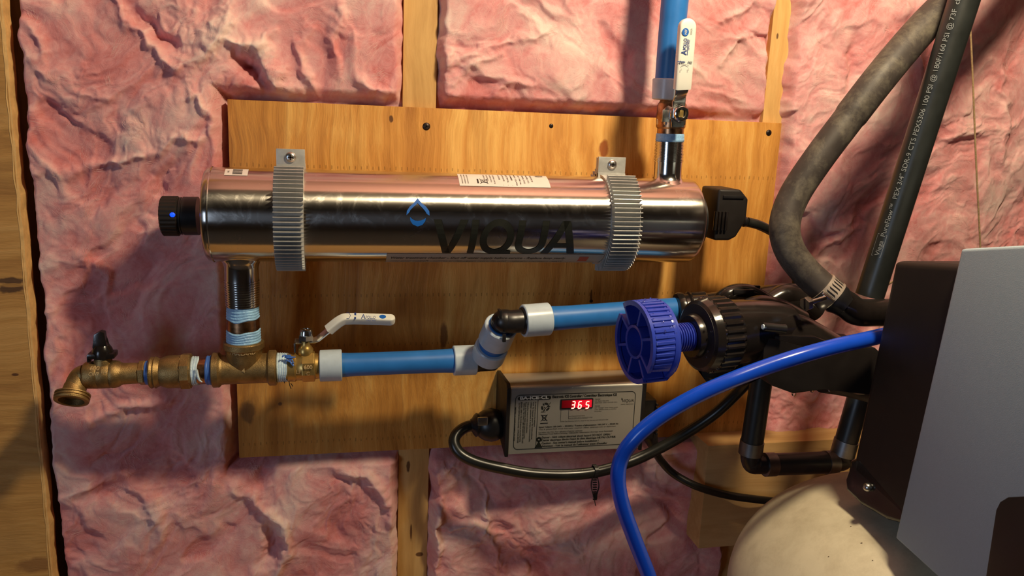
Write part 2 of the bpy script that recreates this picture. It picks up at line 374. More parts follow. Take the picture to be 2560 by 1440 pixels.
def stroke(mb, fn, pts, w):
    for (a, b_) in zip(pts[:-1], pts[1:]):
        dx, dy = b_[0]-a[0], b_[1]-a[1]; l = math.hypot(dx, dy) or 1; nx, ny = -dy/l*w/2, dx/l*w/2
        poly(mb, fn, [(a[0]-nx, a[1]-ny), (b_[0]-nx, b_[1]-ny), (b_[0]+nx, b_[1]+ny), (a[0]+nx, a[1]+ny)])

def screw_head(name, c, n, r, mat, parent, label=None):
    """a domed head with a cross recess"""
    n, u, w = basis(n); b_ = MB().lathe(c, n, [(-.002, r*.9), (0, r), (r*.25, r*.93), (r*.45, r*.6), (r*.5, .0002)], 20)
    o = b_.build(name, mat, parent, 50)
    q = MB()
    for a, e in ((u, w), (w, u)): q.box(Vector(c)+n*r*.44, a*r*.5, e*r*.12, n*r*.10)
    q.build('cross_recess', M_SCREW, o)
    if label: o['label'] = label
    return o

# ------------------------------------------------------------------ room
def struct(name, mb, mat, parent=None):
    o = mb.build(name, mat, parent); 
    if not parent: o['kind'] = 'structure'
    return o
X_, Y_, Z_ = Vector((1, 0, 0)), Vector((0, 1, 0)), Vector((0, 0, 1))
STUDF = .0125                                                       # stud faces lie just behind the board
wb = MB().box((0, .16, 1.2), X_*2.2, Y_*.01, Z_*1.2); wall_back = struct('wall_back', wb, M_WALL)
struct('floor', MB().box((0, -1.5, -.02), X_*2.2, Y_*1.7, Z_*.02), M_FLOOR)
struct('ceiling', MB().box((0, -1.5, 2.45), X_*2.2, Y_*1.7, Z_*.02), M_WALL)
struct('ceiling_insulation_1', MB().box((0, -.17, 2.41), X_*2.1, Y_*.30, Z_*.02), M_INSC)  # unseen strip of pink ceiling insulation, inferred from the cylinder's reflection
struct('wall_left', MB().box((-2.2, -1.5, 1.2), X_*.02, Y_*1.66, Z_*1.2), M_WALL)
struct('wall_right', MB().box((2.2, -1.5, 1.2), X_*.02, Y_*1.66, Z_*1.2), M_WALL)
struct('wall_front', MB().box((0, -3.2, 1.2), X_*2.2, Y_*.02, Z_*1.2), M_WALL)
def stud(x0, x1):
    return MB().box(((x0+x1)/2, (STUDF+.149)/2, 1.22), X_*((x1-x0)/2), Y_*((.149-STUDF)/2), Z_*1.2, .001).build('stud', MW_STUD, wall_back)
sc0, sc1 = P(1008, 120, STUDF).x, P(1093, 120, STUDF).x
sr0, sr1 = P(1922, 150, STUDF).x, P(1978, 60, STUDF).x
sl0 = P(-60, 400, STUDF).x; stud(sl0-.02, sl0+.018); stud(sc0, sc1); stud(sr0, sr1+.002)
xr2 = sr1+.37
stud(xr2, xr2+.038)

# ------------------------------------------------------------------ insulation
def _h(ix, iy, s): 
    n = (ix.astype(np.int64)*374761393+iy.astype(np.int64)*668265263+s*974634777) & 0x7fffffff
    n = ((n ^ (n >> 13))*1274126177) & 0x7fffffff; return ((n ^ (n >> 16)) & 0xffff)/65535.0*2*np.pi
def pn(x, y, s=0):
    ix, iy = np.floor(x), np.floor(y); fx, fy = x-ix, y-iy
    u = fx*fx*fx*(fx*(fx*6-15)+10); w = fy*fy*fy*(fy*(fy*6-15)+10)
    def g(a, b_): t = _h(ix+a, iy+b_, s); return np.cos(t)*(fx-a)+np.sin(t)*(fy-b_)
    return ((g(0, 0)*(1-u)+g(1, 0)*u)*(1-w)+(g(0, 1)*(1-u)+g(1, 1)*u)*w)*1.5
def fbm(x, y, s=0, o=4, g=.5):
    r = 0; a = 1
    for i in range(o): r = r+a*pn(x, y, s+i*17); x = x*2.03; y = y*2.03; a *= g
    return r
def ridge(x, y, s=0, o=4, g=.55):
    r = 0; a = 1; t = 0
    for i in range(o): r = r+a*(1-np.abs(pn(x, y, s+i*29))*2.0); t += a; x = x*2.1; y = y*2.1; a *= g
    return r/t
def sst(a, b_, x): t = np.clip((x-a)/(b_-a), 0, 1); return t*t*(3-2*t)
FOLDS = [(((268, -20), (330, 60), (385, 115), (440, 165)), 12, .006, .30), (((582, -20), (568, 50), (535, 105), (480, 150), (440, 168)), 16, .009, .42),
    (((560, 98), (600, 108), (645, 108), (685, 88)), 12, .007, .35), (((640, 112), (662, 165), (700, 205), (745, 248)), 22, .011, .50), (((400, 352), (450, 345), (525, 342)), 11, .006, .3),
    (((60, 420), (170, 430), (260, 405), (340, 398), (400, 360)), 14, .006, .2), (((60, 60), (100, 110), (120, 190)), 12, .005, .2), (((450, 250), (500, 235), (540, 280), (535, 330)), 9, .005, .2),
    (((770, 60), (745, 130), (760, 190), (800, 240)), 14, .006, .12), (((850, 20), (835, 100), (850, 200)), 16, .006, .14), (((900, 200), (960, 215), (990, 260)), 14, .006, .15),
    (((600, 150), (630, 165), (655, 200)), 22, -.022, -.25), (((430, 430), (400, 470), (440, 400)), 22, -.008, -.15), (((330, 30), (380, 70), (450, 120)), 20, -.010, -.2),
    (((1120, 150), (1200, 125), (1280, 105), (1380, 70)), 12, .006, .25), (((1130, 195), (1180, 165), (1250, 140)), 10, .005, .2), (((1230, 260), (1260, 200), (1330, 215)), 12, .005, .12), (((1790, 70), (1840, 30), (1890, -10)), 12, .005, .25),
    (((1800, 160), (1850, 110), (1900, 60)), 10, .005, .2), (((2000, 650), (2070, 605), (2150, 560)), 10, .005, .2), (((2120, 80), (2140, 180), (2110, 260)), 18, -.008, -.1), (((2480, 150), (2520, 260), (2500, 420)), 14, .006, .12),
    (((590, 1215), (650, 1250), (700, 1300), (725, 1380), (690, 1440)), 14, .008, .25), (((840, 1165), (920, 1185), (980, 1260), (1000, 1340)), 16, .008, .18), (((1090, 1180), (1092, 1300), (1090, 1460)), 10, .008, .25),
    (((1110, 1185), (1140, 1160), (1165, 1200)), 14, .006, .25), (((1130, 1320), (1190, 1300), (1230, 1340), (1260, 1430)), 10, .006, .2), (((670, 1330), (690, 1370), (660, 1400)), 20, -.014, -.25), (((1200, 1180), (1215, 1250), (1205, 1330)), 6, .004, .2),
    (((200, 640), (260, 690), (240, 760)), 16, .006, .1), (((230, 1040), (330, 1010), (430, 1000)), 14, .006, .15), (((300, 1180), (380, 1240), (400, 1340)), 18, .006, .12)]
BXL, BXR = P(568, 248, 0).x, P(1955, 308, 0).x
BZT, BZB = P(568, 248, 0).z, P(598, 1145, 0).z
def batt(x0, x1, z0, z1, seed, step, label, flow):
    nx, nz = int((x1-x0)/step), int((z1-z0)/step)
    gx, gz = np.meshgrid(np.linspace(x0, x1, nx), np.linspace(z0, z1, nz)); x = gx; z = gz
    ca, sa = math.cos(flow), math.sin(flow)
    px_, pz_ = x*ca+z*sa, (-x*sa+z*ca)*1.0
    s1, s2 = .62, 1.0
    wx = fbm(px_*5, pz_*7, seed, 3)*.036; wz = fbm(px_*5+9, pz_*7+3, seed+5, 3)*.036
    qx, qz = px_+wx, pz_+wz
    wx2 = fbm(qx*16, qz*22, seed+11, 3)*.016; wz2 = fbm(qx*16+4, qz*22, seed+13, 3)*.016
    rx, rz = qx+wx2, qz+wz2
    big = fbm(px_*4.0, pz_*5.0, seed+21, 2)
    folds = ridge(rx*6.0, rz*9, seed+31, 2)                           # broad soft creases
    mid = ridge(rx*17, rz*26, seed+41, 3, .5)
    fine = ridge(rx*60, rz*110, seed+51, 4, .6)
    puff = fbm(rx*24, rz*30, seed+45, 3)
    sel = sst(.05, .5, fbm(px_*7+3, pz_*8, seed+46, 2))               # where the fibres are torn into ridges
    tear = sst(.30, .55, fbm(qx*8, qz*10, seed+71, 3))
    h = .010*big + .0065*(folds-.5) + .0018*puff + (.0006+.0030*sel)*(mid-.5) + (.0004+.0009*sel)*(fine-.5) - .004*tear
    wx3 = fbm(x*40, z*40, seed+95, 2)*.006
    strand = ridge((rx+wx3)*34, (rz+wx3)*120, seed+97, 3, .6)
    wisp = .40+.16*(strand-.5)+.26*(mid-.5)+.26*(folds-.5)+.34*fbm(px_*11, pz_*14, seed+61, 5, .6)-.22*tear
    nx_, nz_ = x+.007*fbm(x*28, z*28, seed+101, 4), z+.007*fbm(x*28+5, z*28, seed+103, 4)
    for pts, wpx, hh_, pale in FOLDS:                               # the big torn rolls of fibre
        q = [P(a_, b_2, .0) for a_, b_2 in pts]; W_ = mm(wpx, q[0])
        if max(p.x for p in q) < x0-.03 or min(p.x for p in q) > x1+.03: continue
        d2 = np.full(x.shape, 9.0); tt = np.zeros(x.shape); m_ = len(q)-1
        for k in range(m_):
            ax_, az_ = q[k].x, q[k].z; bx_, bz_ = q[k+1].x-ax_, q[k+1].z-az_; L2 = bx_*bx_+bz_*bz_
            t = np.clip(((nx_-ax_)*bx_+(nz_-az_)*bz_)/L2, 0, 1); dd = (nx_-ax_-t*bx_)**2+(nz_-az_-t*bz_)**2
            tt = np.where(dd < d2, (k+t)/m_, tt); d2 = np.minimum(d2, dd)
        g_ = np.exp(-d2/(W_*W_)*1.1)*(.35+.65*np.sin(np.pi*np.clip(tt*.9+.05, 0, 1)))
        h = h+hh_*g_; wisp = wisp+pale*g_*(.7+.6*(strand-.5)+.3*fine)
    wisp = np.clip(wisp, 0, 1)
    e = np.minimum(x-x0, x1-x)+.004*fbm(x*30, z*22, seed+81, 3)+.002
    edge = sst(0, .015, e)
    if x0 < -.3: edge = np.minimum(edge, sst(.002, .020, x-x0+.003*fbm(x*30, z*22, seed+83, 3)))
    yf = -.004-h
    snk = np.where((x-x0 < .05) & (x0 < -.3), .07, .024); yf = np.where(edge < 1, snk*(1-edge)+yf*edge, yf)
    # squeezed flat where the board presses on it
    m_ = .012
    bx = np.minimum(x-(BXL-m_), (BXR+m_)-x); bz = np.minimum(z-(BZB-m_), (BZT+m_)-z)
    bd = np.minimum(bx, bz); inb = sst(-.004, .012, bd)
    yf = np.where(bd > -.004, yf*(1-inb)+np.maximum(yf, .019)*inb, yf)
    yf = np.minimum(yf, .1)
    jx = x+.0012*fbm(x*90, z*60, seed+91, 2); jz = z+.0012*fbm(x*80, z*70, seed+93, 2)
    co = np.stack([jx, yf, jz], -1).reshape(-1, 3).astype(np.float32)
    me = bpy.data.meshes.new('insulation_batt'); nq = (nx-1)*(nz-1)
    i = (np.arange(nz-1)[:, None]*nx+np.arange(nx-1)[None]).reshape(-1)
    q = np.stack([i, i+1, i+nx+1, i+nx], -1).astype(np.int32)
    me.vertices.add(len(co)); me.vertices.foreach_set('co', co.reshape(-1))
    me.loops.add(nq*4); me.loops.foreach_set('vertex_index', q.reshape(-1))
    me.polygons.add(nq); me.polygons.foreach_set('loop_start', np.arange(0, nq*4, 4, dtype=np.int32)); me.polygons.foreach_set('loop_total', np.full(nq, 4, np.int32))
    me.update(calc_edges=True); me.validate()
    a_ = me.attributes.new('wisp', 'FLOAT', 'POINT'); a_.data.foreach_set('value', wisp.reshape(-1).astype(np.float32))
    me.materials.append(M_INS); me.shade_smooth()
    o = bpy.data.objects.new('insulation_batt', me); COL.objects.link(o)
    tag(o, label, 'insulation')
    rg = np.random.default_rng(seed); vs = []; fs = []
    ang0 = lambda X_0, Z_0: float(fbm(np.array([X_0*9]), np.array([Z_0*9]), seed+111, 2)[0])*2.6+flow+PI/2
    def hy(X_0, Z_0):
        i_ = int((X_0-x0)/(x1-x0)*(nx-1)); j_ = int((Z_0-z0)/(z1-z0)*(nz-1))
        return yf[min(max(j_, 0), nz-1), min(max(i_, 0), nx-1)]
    for c_i in range(900):
        cx_, cz_ = rg.uniform(x0+.008, x1-.008), rg.uniform(z0, z1)
        if BXL-.012 < cx_ < BXR+.012 and BZB-.012 < cz_ < BZT+.012: continue
        a0 = ang0(cx_, cz_)+rg.normal(0, .35); spread = rg.uniform(.0015, .006); cv = rg.normal(0, 1.0)
        for s_i in range(int(rg.integers(6, 22))):
            X_0, Z_0 = cx_+rg.normal(0, spread), cz_+rg.normal(0, spread); a_1 = a0+rg.normal(0, .22); ln = rg.uniform(.005, .016); c1 = cv+rg.normal(0, .5); base = len(vs); K = 6
            wd_ = rg.uniform(.00005, .00011); lift = rg.uniform(.0, .0006)
            for k in range(K+1):
                y_0 = hy(X_0, Z_0)-.00012-lift*math.sin(PI*k/K); w_ = wd_*(1-.7*abs(2*k/K-1)); nx_1, nz_1 = -math.sin(a_1)*w_, math.cos(a_1)*w_
                vs += [(X_0-nx_1, y_0, Z_0-nz_1), (X_0+nx_1, y_0, Z_0+nz_1)]
                X_0 += math.cos(a_1)*ln/K; Z_0 += math.sin(a_1)*ln/K; a_1 += c1/K
            fs += [(base+2*k, base+2*k+1, base+2*k+3, base+2*k+2) for k in range(K)]
    fm = bpy.data.meshes.new('loose_fibres'); fm.from_pydata(vs, [], fs); fm.materials.append(M_FIB); fm.shade_smooth()
    fo = bpy.data.objects.new('loose_fibres', fm); COL.objects.link(fo); fo.parent = o; fo['kind'] = 'stuff'
    return o
ZT, ZB = P(1280, -80, 0).z+.22, P(1280, 1500, 0).z-.16
batt((P(31, 700, 0).x+P(31, 0, 0).x)/2-.002, sc0+.003, ZB, ZT, 3, .00135, 'wide pink fibreglass batt filling the left bay beside the plywood sheet', .9)
batt(sc1-.003, sr0+.004, ZB, ZT, 57, .00135, 'pink fibreglass batt in the middle bay behind the blue vertical pipe', -.5)
batt(sr1-.005, xr2+.01, ZB, ZT, 131, .0014, 'pink fibreglass batt in the right bay behind the curved grey hose', 1.1)

# ------------------------------------------------------------------ boards
bd = thing('plywood_board', ((BXL+BXR)/2, 0, BZB), 'honey coloured rectangular plywood backing board behind the steel cylinder', 'board')
MB().box(((BXL+BXR)/2, .006, (BZT+BZB)/2), X_*((BXR-BXL)/2), Y_*.006, Z_*((BZT-BZB)/2), .0008).build('plywood_sheet', MW_BOARD, bd)
for px, py, r in ((1066, 316, 10), (1378, 315, 6), (1922, 332, 8), (1478, 753, 5), (1832, 1006, 7)):
    p = P(px, py, 0); screw_head('screw', p+Vector((0, .0006, 0)), (0, -1, 0), mm(r, p), M_SCREW, bd)
# sheet at the far left with a pale cut edge
YE = -.010
pe = [P(6, 0, YE).x, P(131, 1440, YE).x]; xe = sum(pe)/2
pan = thing('plywood_offcut', (xe, 0, .5), 'tall plywood sheet with horizontal grain and pale cut edge at the far left', 'plywood sheet')
MB().box((xe-.25-.0015, YE+.009, 1.22), X_*.25, Y_*.009, Z_*1.2).build('panel_face', MW_PANEL, pan)
eb = MB(); pr = []
for k in range(80):
    z = .6+1.2*k/79; jx = random.uniform(-.0008, .0010)
    pr.append((z, xe+jx))
for (z0, a0), (z1, a1) in zip(pr[:-1], pr[1:]):
    eb.add([(a0-.003, YE-.0003, z0), (a1-.003, YE-.0003, z1), (a1, YE+.0006, z1), (a0, YE+.0006, z0), (a0, YE+.018, z0), (a1, YE+.018, z1)], [(0, 1, 2, 3), (3, 2, 5, 4)])
eb.build('cut_edge', MW_EDGE, pan)
# lumber block lower right
lx0 = P(1771, 1112, -.045); lx1 = P(1742, 1100, 0)
tl = P(1771, 1115, -.04); bl = P(1745, 1372, -.04)
lb = MB().box(((tl.x+.9)/2, -.004, (tl.z+bl.z)/2), X_*((.9-tl.x)/2), Y_*.036, Z_*((tl.z-bl.z)/2), .0012)
tag(lb.build('lumber_block', MW_LUMBER), 'thick pale lumber block below the board at lower right behind the tank', 'lumber')

# shelf under the picture's lower edge, mirrored in the cylinder's underside
sh = MB().box((-.05, -.17, .70), X_*.40, Y_*.15, Z_*.012, .001)
tag(sh.build('wooden_shelf', MW_STUD), 'pale wooden shelf under the board, mirrored along the underside of the steel cylinder', 'shelf')
# ------------------------------------------------------------------ steel treatment cylinder
YC = -.07
cyl_r = .0445
pcen = P(900, 541, YC); zc = pcen.z
def chit(px, py, extra=0.0):                                        # where the line of sight meets the cylinder: (x, angle above front)
    w = ray(px, py); o = CAM; oy, oz = o.y-YC, o.z-zc; R = cyl_r+extra
    a = w.y**2+w.z**2; b_ = 2*(oy*w.y+oz*w.z); c = oy**2+oz**2-R*R
    dd = b_*b_-4*a*c; t = (-b_-math.sqrt(max(dd, 0)))/(2*a); p = o+w*t
    return p.x, math.atan2(p.z-zc, -(p.y-YC))
def con(x, a, off=.0003): return Vector((x, YC-(cyl_r+off)*math.cos(a), zc+(cyl_r+off)*math.sin(a)))
XL, XR = P(497, 537, -.112).x, P(1769, 560, -.112).x
uv = thing('water_steriliser', ((XL+XR)/2, 0, zc), 'long polished steel ultraviolet cylinder lying horizontally in two finned clamps', 'water steriliser')
c_ = [(0, .018), (0, cyl_r-.006), (.0008, cyl_r-.003), (.0028, cyl_r-.0008), (.006, cyl_r)]
Ln = XR-XL
chamber = MB().lathe((XL, YC, zc), X_, c_+[(Ln*k/24, cyl_r) for k in range(1, 24)]+[(Ln-t, r) for t, r in c_[::-1]], 128).build('steel_chamber', M_STEEL, uv, 40)
MB().lathe((XL, YC, zc), X_, [(.006, cyl_r+.0001), (.0068, cyl_r+.0006), (.0076, cyl_r+.0001)], 96, False).build('weld_seam', M_CHROME, uv)
# left lamp cap
cap = Axis((404, 540), (497, 540), YC)
cb = MB(); A = cap
def ribbed(mb, ax, c0, c1, r, n, d, seg_per=4, ch=4):
    rs = []; o, dr = ax.A, ax.d; _, u, w = basis(dr)
    for c, k in ((c0, -ch), (c0+(c1-c0)*.08, 0), (c0+(c1-c0)*.92, 0), (c1, -ch)):
        s_, R = ax.s_(c), ax.r(c, r+k); D = ax.r(c, d); ring = []
        for j in range(n*4):
            a = 2*PI*j/(n*4); q = R-(D if (j % 4) in (2, 3) else 0); ring.append(o+dr*s_+(u*math.cos(a)+w*math.sin(a))*q)
        rs.append(ring)
    mb.rings(rs)
ribbed(cb, A, 405, 450, 50, 28, 1.2, ch=5)
cb.build('ribbed_cap', M_BLKM, uv, 25)
cn = MB(); A.lathe(cn, [(446, 40), (450, 44), (453, 47), (456, 47), (457, 45), (460, 45), (461, 48), (497, 48)], 48); cn.build('cap_collar', M_BLK, uv)
p = P(431, 537, YC-mm(49, P(431, 537, YC))); MB().ball((p.x, p.y, p.z), mm(6, p), sc=(1.1, .5, 1)).build('blue_indicator_light', M_LEDB, uv)
# right-hand connector
cr = MB(); p0 = P(1814, 535, YC+.0); hx = mm(42, p0); hz = mm(62, p0)
pr = Axis((1760, 556), (1800, 556), YC)
MB().lathe((XR-.001, YC, zc), X_, [(0, .030), (.008, .030), (.009, .026)], 40).build('connector_collar', M_BLK, uv)
xa, xb = P(1770, 540, YC).x, P(1858, 540, YC-.012).x
za, zb = P(1815, 472, YC-.015).z, P(1815, 600, YC-.015).z
xm = xb-.010
pts = [(xa, za), (xm, za), (xb, za-.010), (xb, zb+.022), (xb-.010, zb+.004), (xm-.008, zb), (xa, zb)]
MB().prism([(x, YC-.020, z) for x, z in pts], (0, .042, 0), .003, 3).build('connector_housing', M_BLKM, uv)
MB().box((xa+.017, YC-.0203, za-.008), X_*.012, Y_*.0012, Z_*.0015, .0004).build('housing_groove', M_BLK, uv)
kb = MB(); kp = P(1800, 552, YC-.02)
for i in range(4): kb.box(kp+Vector((-.006+i*.004, -.0015, 0)), X_*.0014, Y_*.002, Z_*.010, .0008)
kb.build('housing_grip', M_BLKW, uv)
gp = [Vector((xb-.002, YC-.004, P(1858, 553, YC).z)), Vector((xb+.005, YC-.004, P(1866, 555, YC).z))]
gl = MB().lathe(gp[0], X_, [(0, .0055), (.003, .006), (.004, .0048), (.006, .0048), (.007, .0058), (.010, .0056), (.012, .004)], 24)
gl.build('strain_relief', M_BLK, uv)
# labels and lettering on the chamber
def lab(px0, py0, px1, py1):
    x0, a0 = chit(px0, py0); x1, a1 = chit(px1, py1); return x0, a0, x1, a1
CF = lambda off=.0003: (lambda u, v_: con(u, v_/cyl_r, off))
f0, f1 = CF(.0003), CF(.0005)
x0 = chit(1141, 434)[0]; x1 = chit(1363, 440)[0]; aT = 1.42; aB = chit(1250, 467)[1]
lb_ = MB(); quad(lb_, f0, x0, aB*cyl_r, x1, aT*cyl_r, 2, 10); rating = lb_.build('rating_label', M_LABEL, uv)
pt = MB(); W = x1-x0; H = (aT-aB)*cyl_r
R = lambda fx, fy: (x0+W*fx, aB*cyl_r+H*fy)
def tx(mb, fn, u, v_, txt, h, w=None, bold=0, shear=0, rot=0, **k):
    ca, sa = math.cos(rot), math.sin(rot)
    put_text(mb, txt, (lambda a, b_: fn(u+a*ca-b_*sa, v_+a*sa+b_*ca)), h, w, bold, shear, **k)
tx(pt, f1, *R(.87, .97), 'VIQUA', .0075, H*.78, .02, .1, rot=-PI/2, cuts=2, ucuts=8)
for i, (s, l) in enumerate((('SERVICE', .62), ('MODEL NO', .7), ('SERIAL NO', .75), ('120 V 60 Hz', .8), ('MAX 125 PSI', .85), ('CHAMBER', .55), ('ELECTRICAL', .7), ('FLOW RATE', .6), ('UV DOSE', .5))):
    tx(pt, f1, *R(.80-.045*i, .95), s, H*.06, H*l, .01, rot=-PI/2, cuts=2)
for fx in (.62, .57, .52, .47): stroke(pt, f1, [R(fx+.01, .08), R(fx+.01, .98)], .0004)
for i in range(4): tx(pt, f1, *R(.38-.035*i, .9), 'CERTIFIED NSF 55', H*.05, H*(.75-.1*i), .01, rot=-PI/2, cuts=2)
# crossed bin sign
def bin_sign(mb, fn, cx, cy, s, bar=True):
    w = s*.09
    stroke(mb, fn, [(cx-s*.3, cy+s*.4), (cx-s*.2, cy-s*.35), (cx+s*.2, cy-s*.35), (cx+s*.3, cy+s*.4), (cx-s*.3, cy+s*.4)], w)
    stroke(mb, fn, [(cx-s*.5, cy+s*.5), (cx+s*.5, cy-s*.5)], w); stroke(mb, fn, [(cx-s*.5, cy-s*.5), (cx+s*.5, cy+s*.5)], w)
    if bar: stroke(mb, fn, [(cx-s*.45, cy-s*.75), (cx+s*.45, cy-s*.75)], s*.2)
bin_sign(pt, lambda u, v_: f1(x0+W*.27+(v_-H*.4)*1, aB*cyl_r+H*.32-(u)), 0, H*.4, .008)
for i in range(3): tx(pt, f1, *R(.09-.03*i, .85), 'MADE IN CANADA', H*.045, H*(.72), .01, rot=-PI/2, cuts=2)
pt.build('printed_lettering', M_TEXTK, rating)
# barcode sticker
x0 = chit(562, 430)[0]; x1 = chit(620, 432)[0]; aB = chit(590, 439)[1]; aT = 1.35; W = x1-x0; H = (aT-aB)*cyl_r
lb_ = MB(); quad(lb_, f0, x0, aB*cyl_r, x1, aT*cyl_r, 2, 8); bs = lb_.build('barcode_sticker', M_LABEL, uv)
pt = MB()
for i in range(9): quad(pt, f1, *R(.34, .12+.09*i), *R(.76, .12+.09*i+random.choice((.03, .05, .06))), 1, 1)
tx(pt, f1, *R(.12, .6), 'S/N', H*.12, H*.25, .01, rot=-PI/2)
pt.build('barcode', M_TEXTK, bs)
# underside label
x0 = chit(965, 650)[0]; x1 = chit(1502, 650)[0]; aT = chit(1250, 634.5)[1]; aB = -1.45; W = x1-x0; H = (aT-aB)*cyl_r
lb_ = MB(); quad(lb_, f0, x0, aB*cyl_r, x1, aT*cyl_r, 2, 10); ws = lb_.build('warning_label', M_LABELT, uv)
pt = MB(); s = 'Water treatment chamber - Shut off water supply before service - Replace lamp yearly '
tx(pt, f1, *R(.02, .68), s, .0042, W*.80, .01, .3, cuts=2)
tx(pt, f1, *R(.02, .40), s[::-1][3:], .0035, W*.80, .01, .3, cuts=2)
pt.build('printed_lettering', M_TEXTK, ws)
pt = MB(); quad(pt, f1, *R(.885, .45), *R(.93, .86), 1, 4); pt.build('red_square', M_LABELR, ws)
# big name and drop emblem
xa_, aTop = chit(1085, 548); xb_, aBot = chit(1443, 633); h = (aTop-aBot)*cyl_r
lg = MB()
fnl = lambda u, v_: f1(xa_+u, aBot*cyl_r+v_)
vsum = [('V', 1086, 1168, 'L'), ('I', 1171, 1194, 'L'), ('Q', 1200, 1284, 'L'), ('U', 1291, 1367, 'L'), ('A', 1360, 1443, 'L')]
hh = h
def gx(px): return chit(px, 600)[0]-xa_
put_text(lg, 'V', lambda u, v_: fnl(gx(1086)+u, v_), hh, gx(1170)-gx(1086), .022, .0, cuts=10)
# slanted strokes drawn as outlines so they keep the emblem's weight
def P4(a, b_, c, d): 
    n = 8
    for i in range(n):
        t0, t1 = i/n, (i+1)/n
        q = lambda s_, e, t: (gx(s_+(e-s_)*t), hh*t)
        poly(lg, fnl, [q(a, c, t0), q(b_, d, t0), q(b_, d, t1), q(a, c, t1)])
lg = MB()
P4(1109, 1128, 1082, 1101); P4(1113, 1130, 1149, 1168)           # V
P4(1171, 1188, 1178, 1195)                                       # I
def ellipse_ring(cx, cy, rx, ry, tx_, ty_, a0, a1, n=40, sl=.10):
    vs = []; 
    for i in range(n+1):
        a = a0+(a1-a0)*i/n
        for k in (0, 1):
            X = cx+(rx-tx_*k)*math.cos(a)*1.0; Yv = cy+(ry-ty_*k)*math.sin(a)
            vs.append((gx(X+(Yv-.5)*sl*85), Yv*hh))
    return vs, [(2*i, 2*i+2, 2*i+3, 2*i+1) for i in range(n)]
vs, fs = ellipse_ring(1242, .5, 42, .53, 17, .185, 0, 2*PI); lg.add([fnl(*q) for q in vs], fs)
poly(lg, fnl, [(gx(1240), hh*-.02), (gx(1281), hh*-.02), (gx(1281), hh*.09), (gx(1262), hh*.14)])
vs, fs = ellipse_ring(1328, .36, 38, .385, 17, .185, PI, 2*PI); lg.add([fnl(*q) for q in vs], fs)
P4s = [(1288.8, 1306, .36), (1347.8, 1365, .36)]
for a, b_, t0 in P4s:
    for i in range(5):
        u0, u1 = t0+(1-t0)*i/5, t0+(1-t0)*(i+1)/5
        poly(lg, fnl, [(gx(a+8.5*(u0-.36)), hh*u0), (gx(b_+8.5*(u0-.36)), hh*u0), (gx(b_+8.5*(u1-.36)), hh*u1), (gx(a+8.5*(u1-.36)), hh*u1)])
P4(1357, 1377, 1403, 1421); P4(1424, 1443, 1404, 1422)           # A
poly(lg, fnl, [(gx(1375), hh*.22), (gx(1428), hh*.22), (gx(1427), hh*.36), (gx(1382), hh*.36)])
lg.build('brand_lettering', M_TEXTK, uv)
em = MB()
def pq(px, py): x, a = chit(px, py); return con(x, a, .0005)
def strip(mb, outer, inner, sub=6):
    vs = []
    for (a, b_) in zip(outer, inner):
        for k in range(sub+1): t = k/sub; vs.append(pq(a[0]+(b_[0]-a[0])*t, a[1]+(b_[1]-a[1])*t))
    n = len(outer); mb.add(vs, [(i*(sub+1)+k, i*(sub+1)+k+1, (i+1)*(sub+1)+k+1, (i+1)*(sub+1)+k) for i in range(n-1) for k in range(sub)])
strip(em, [(1016, 538), (1017, 528), (1024, 517), (1034, 508), (1044, 496), (1054, 508), (1065, 517), (1073, 528), (1074, 539)],
          [(1023, 531), (1026, 525), (1033, 518), (1039, 513), (1044, 508), (1050, 514), (1057, 521), (1063, 528), (1067, 535)])
strip(em, [(1025, 543), (1026, 552), (1032, 561), (1044, 566), (1056, 562), (1063, 553), (1065, 545)],
          [(1026, 543), (1031, 548), (1037, 551), (1045, 552), (1053, 551), (1060, 548), (1064, 545)])
em.build('drop_emblem', M_TEXTB, uv)

# ports
def port(parent, ax, prof, thr, name='port'):
    b_ = MB(); ax.lathe(b_, prof, 48, True); o = b_.build(name, M_CHROME, parent)
    t = MB(); ax.thread(t, *thr); t.build('thread', M_CHROME, o, 20)
    return o
DAX = Axis((603, 640), (611, 900), YC)
port(uv, DAX, [(630, 52), (648, 50), (655, 45), (664, 42), (668, 41), (700, 41)], (700, 764, 43, 41, 11, 3), 'lower_port')
UAX = Axis((1668, 460), (1690, 100), YC)
port(uv, UAX, [(474, 60), (462, 52), (452, 42), (443, 35), (432, 34), (404, 34.5)], (404, 352, 36.5, 36, 14, 3), 'upper_port')

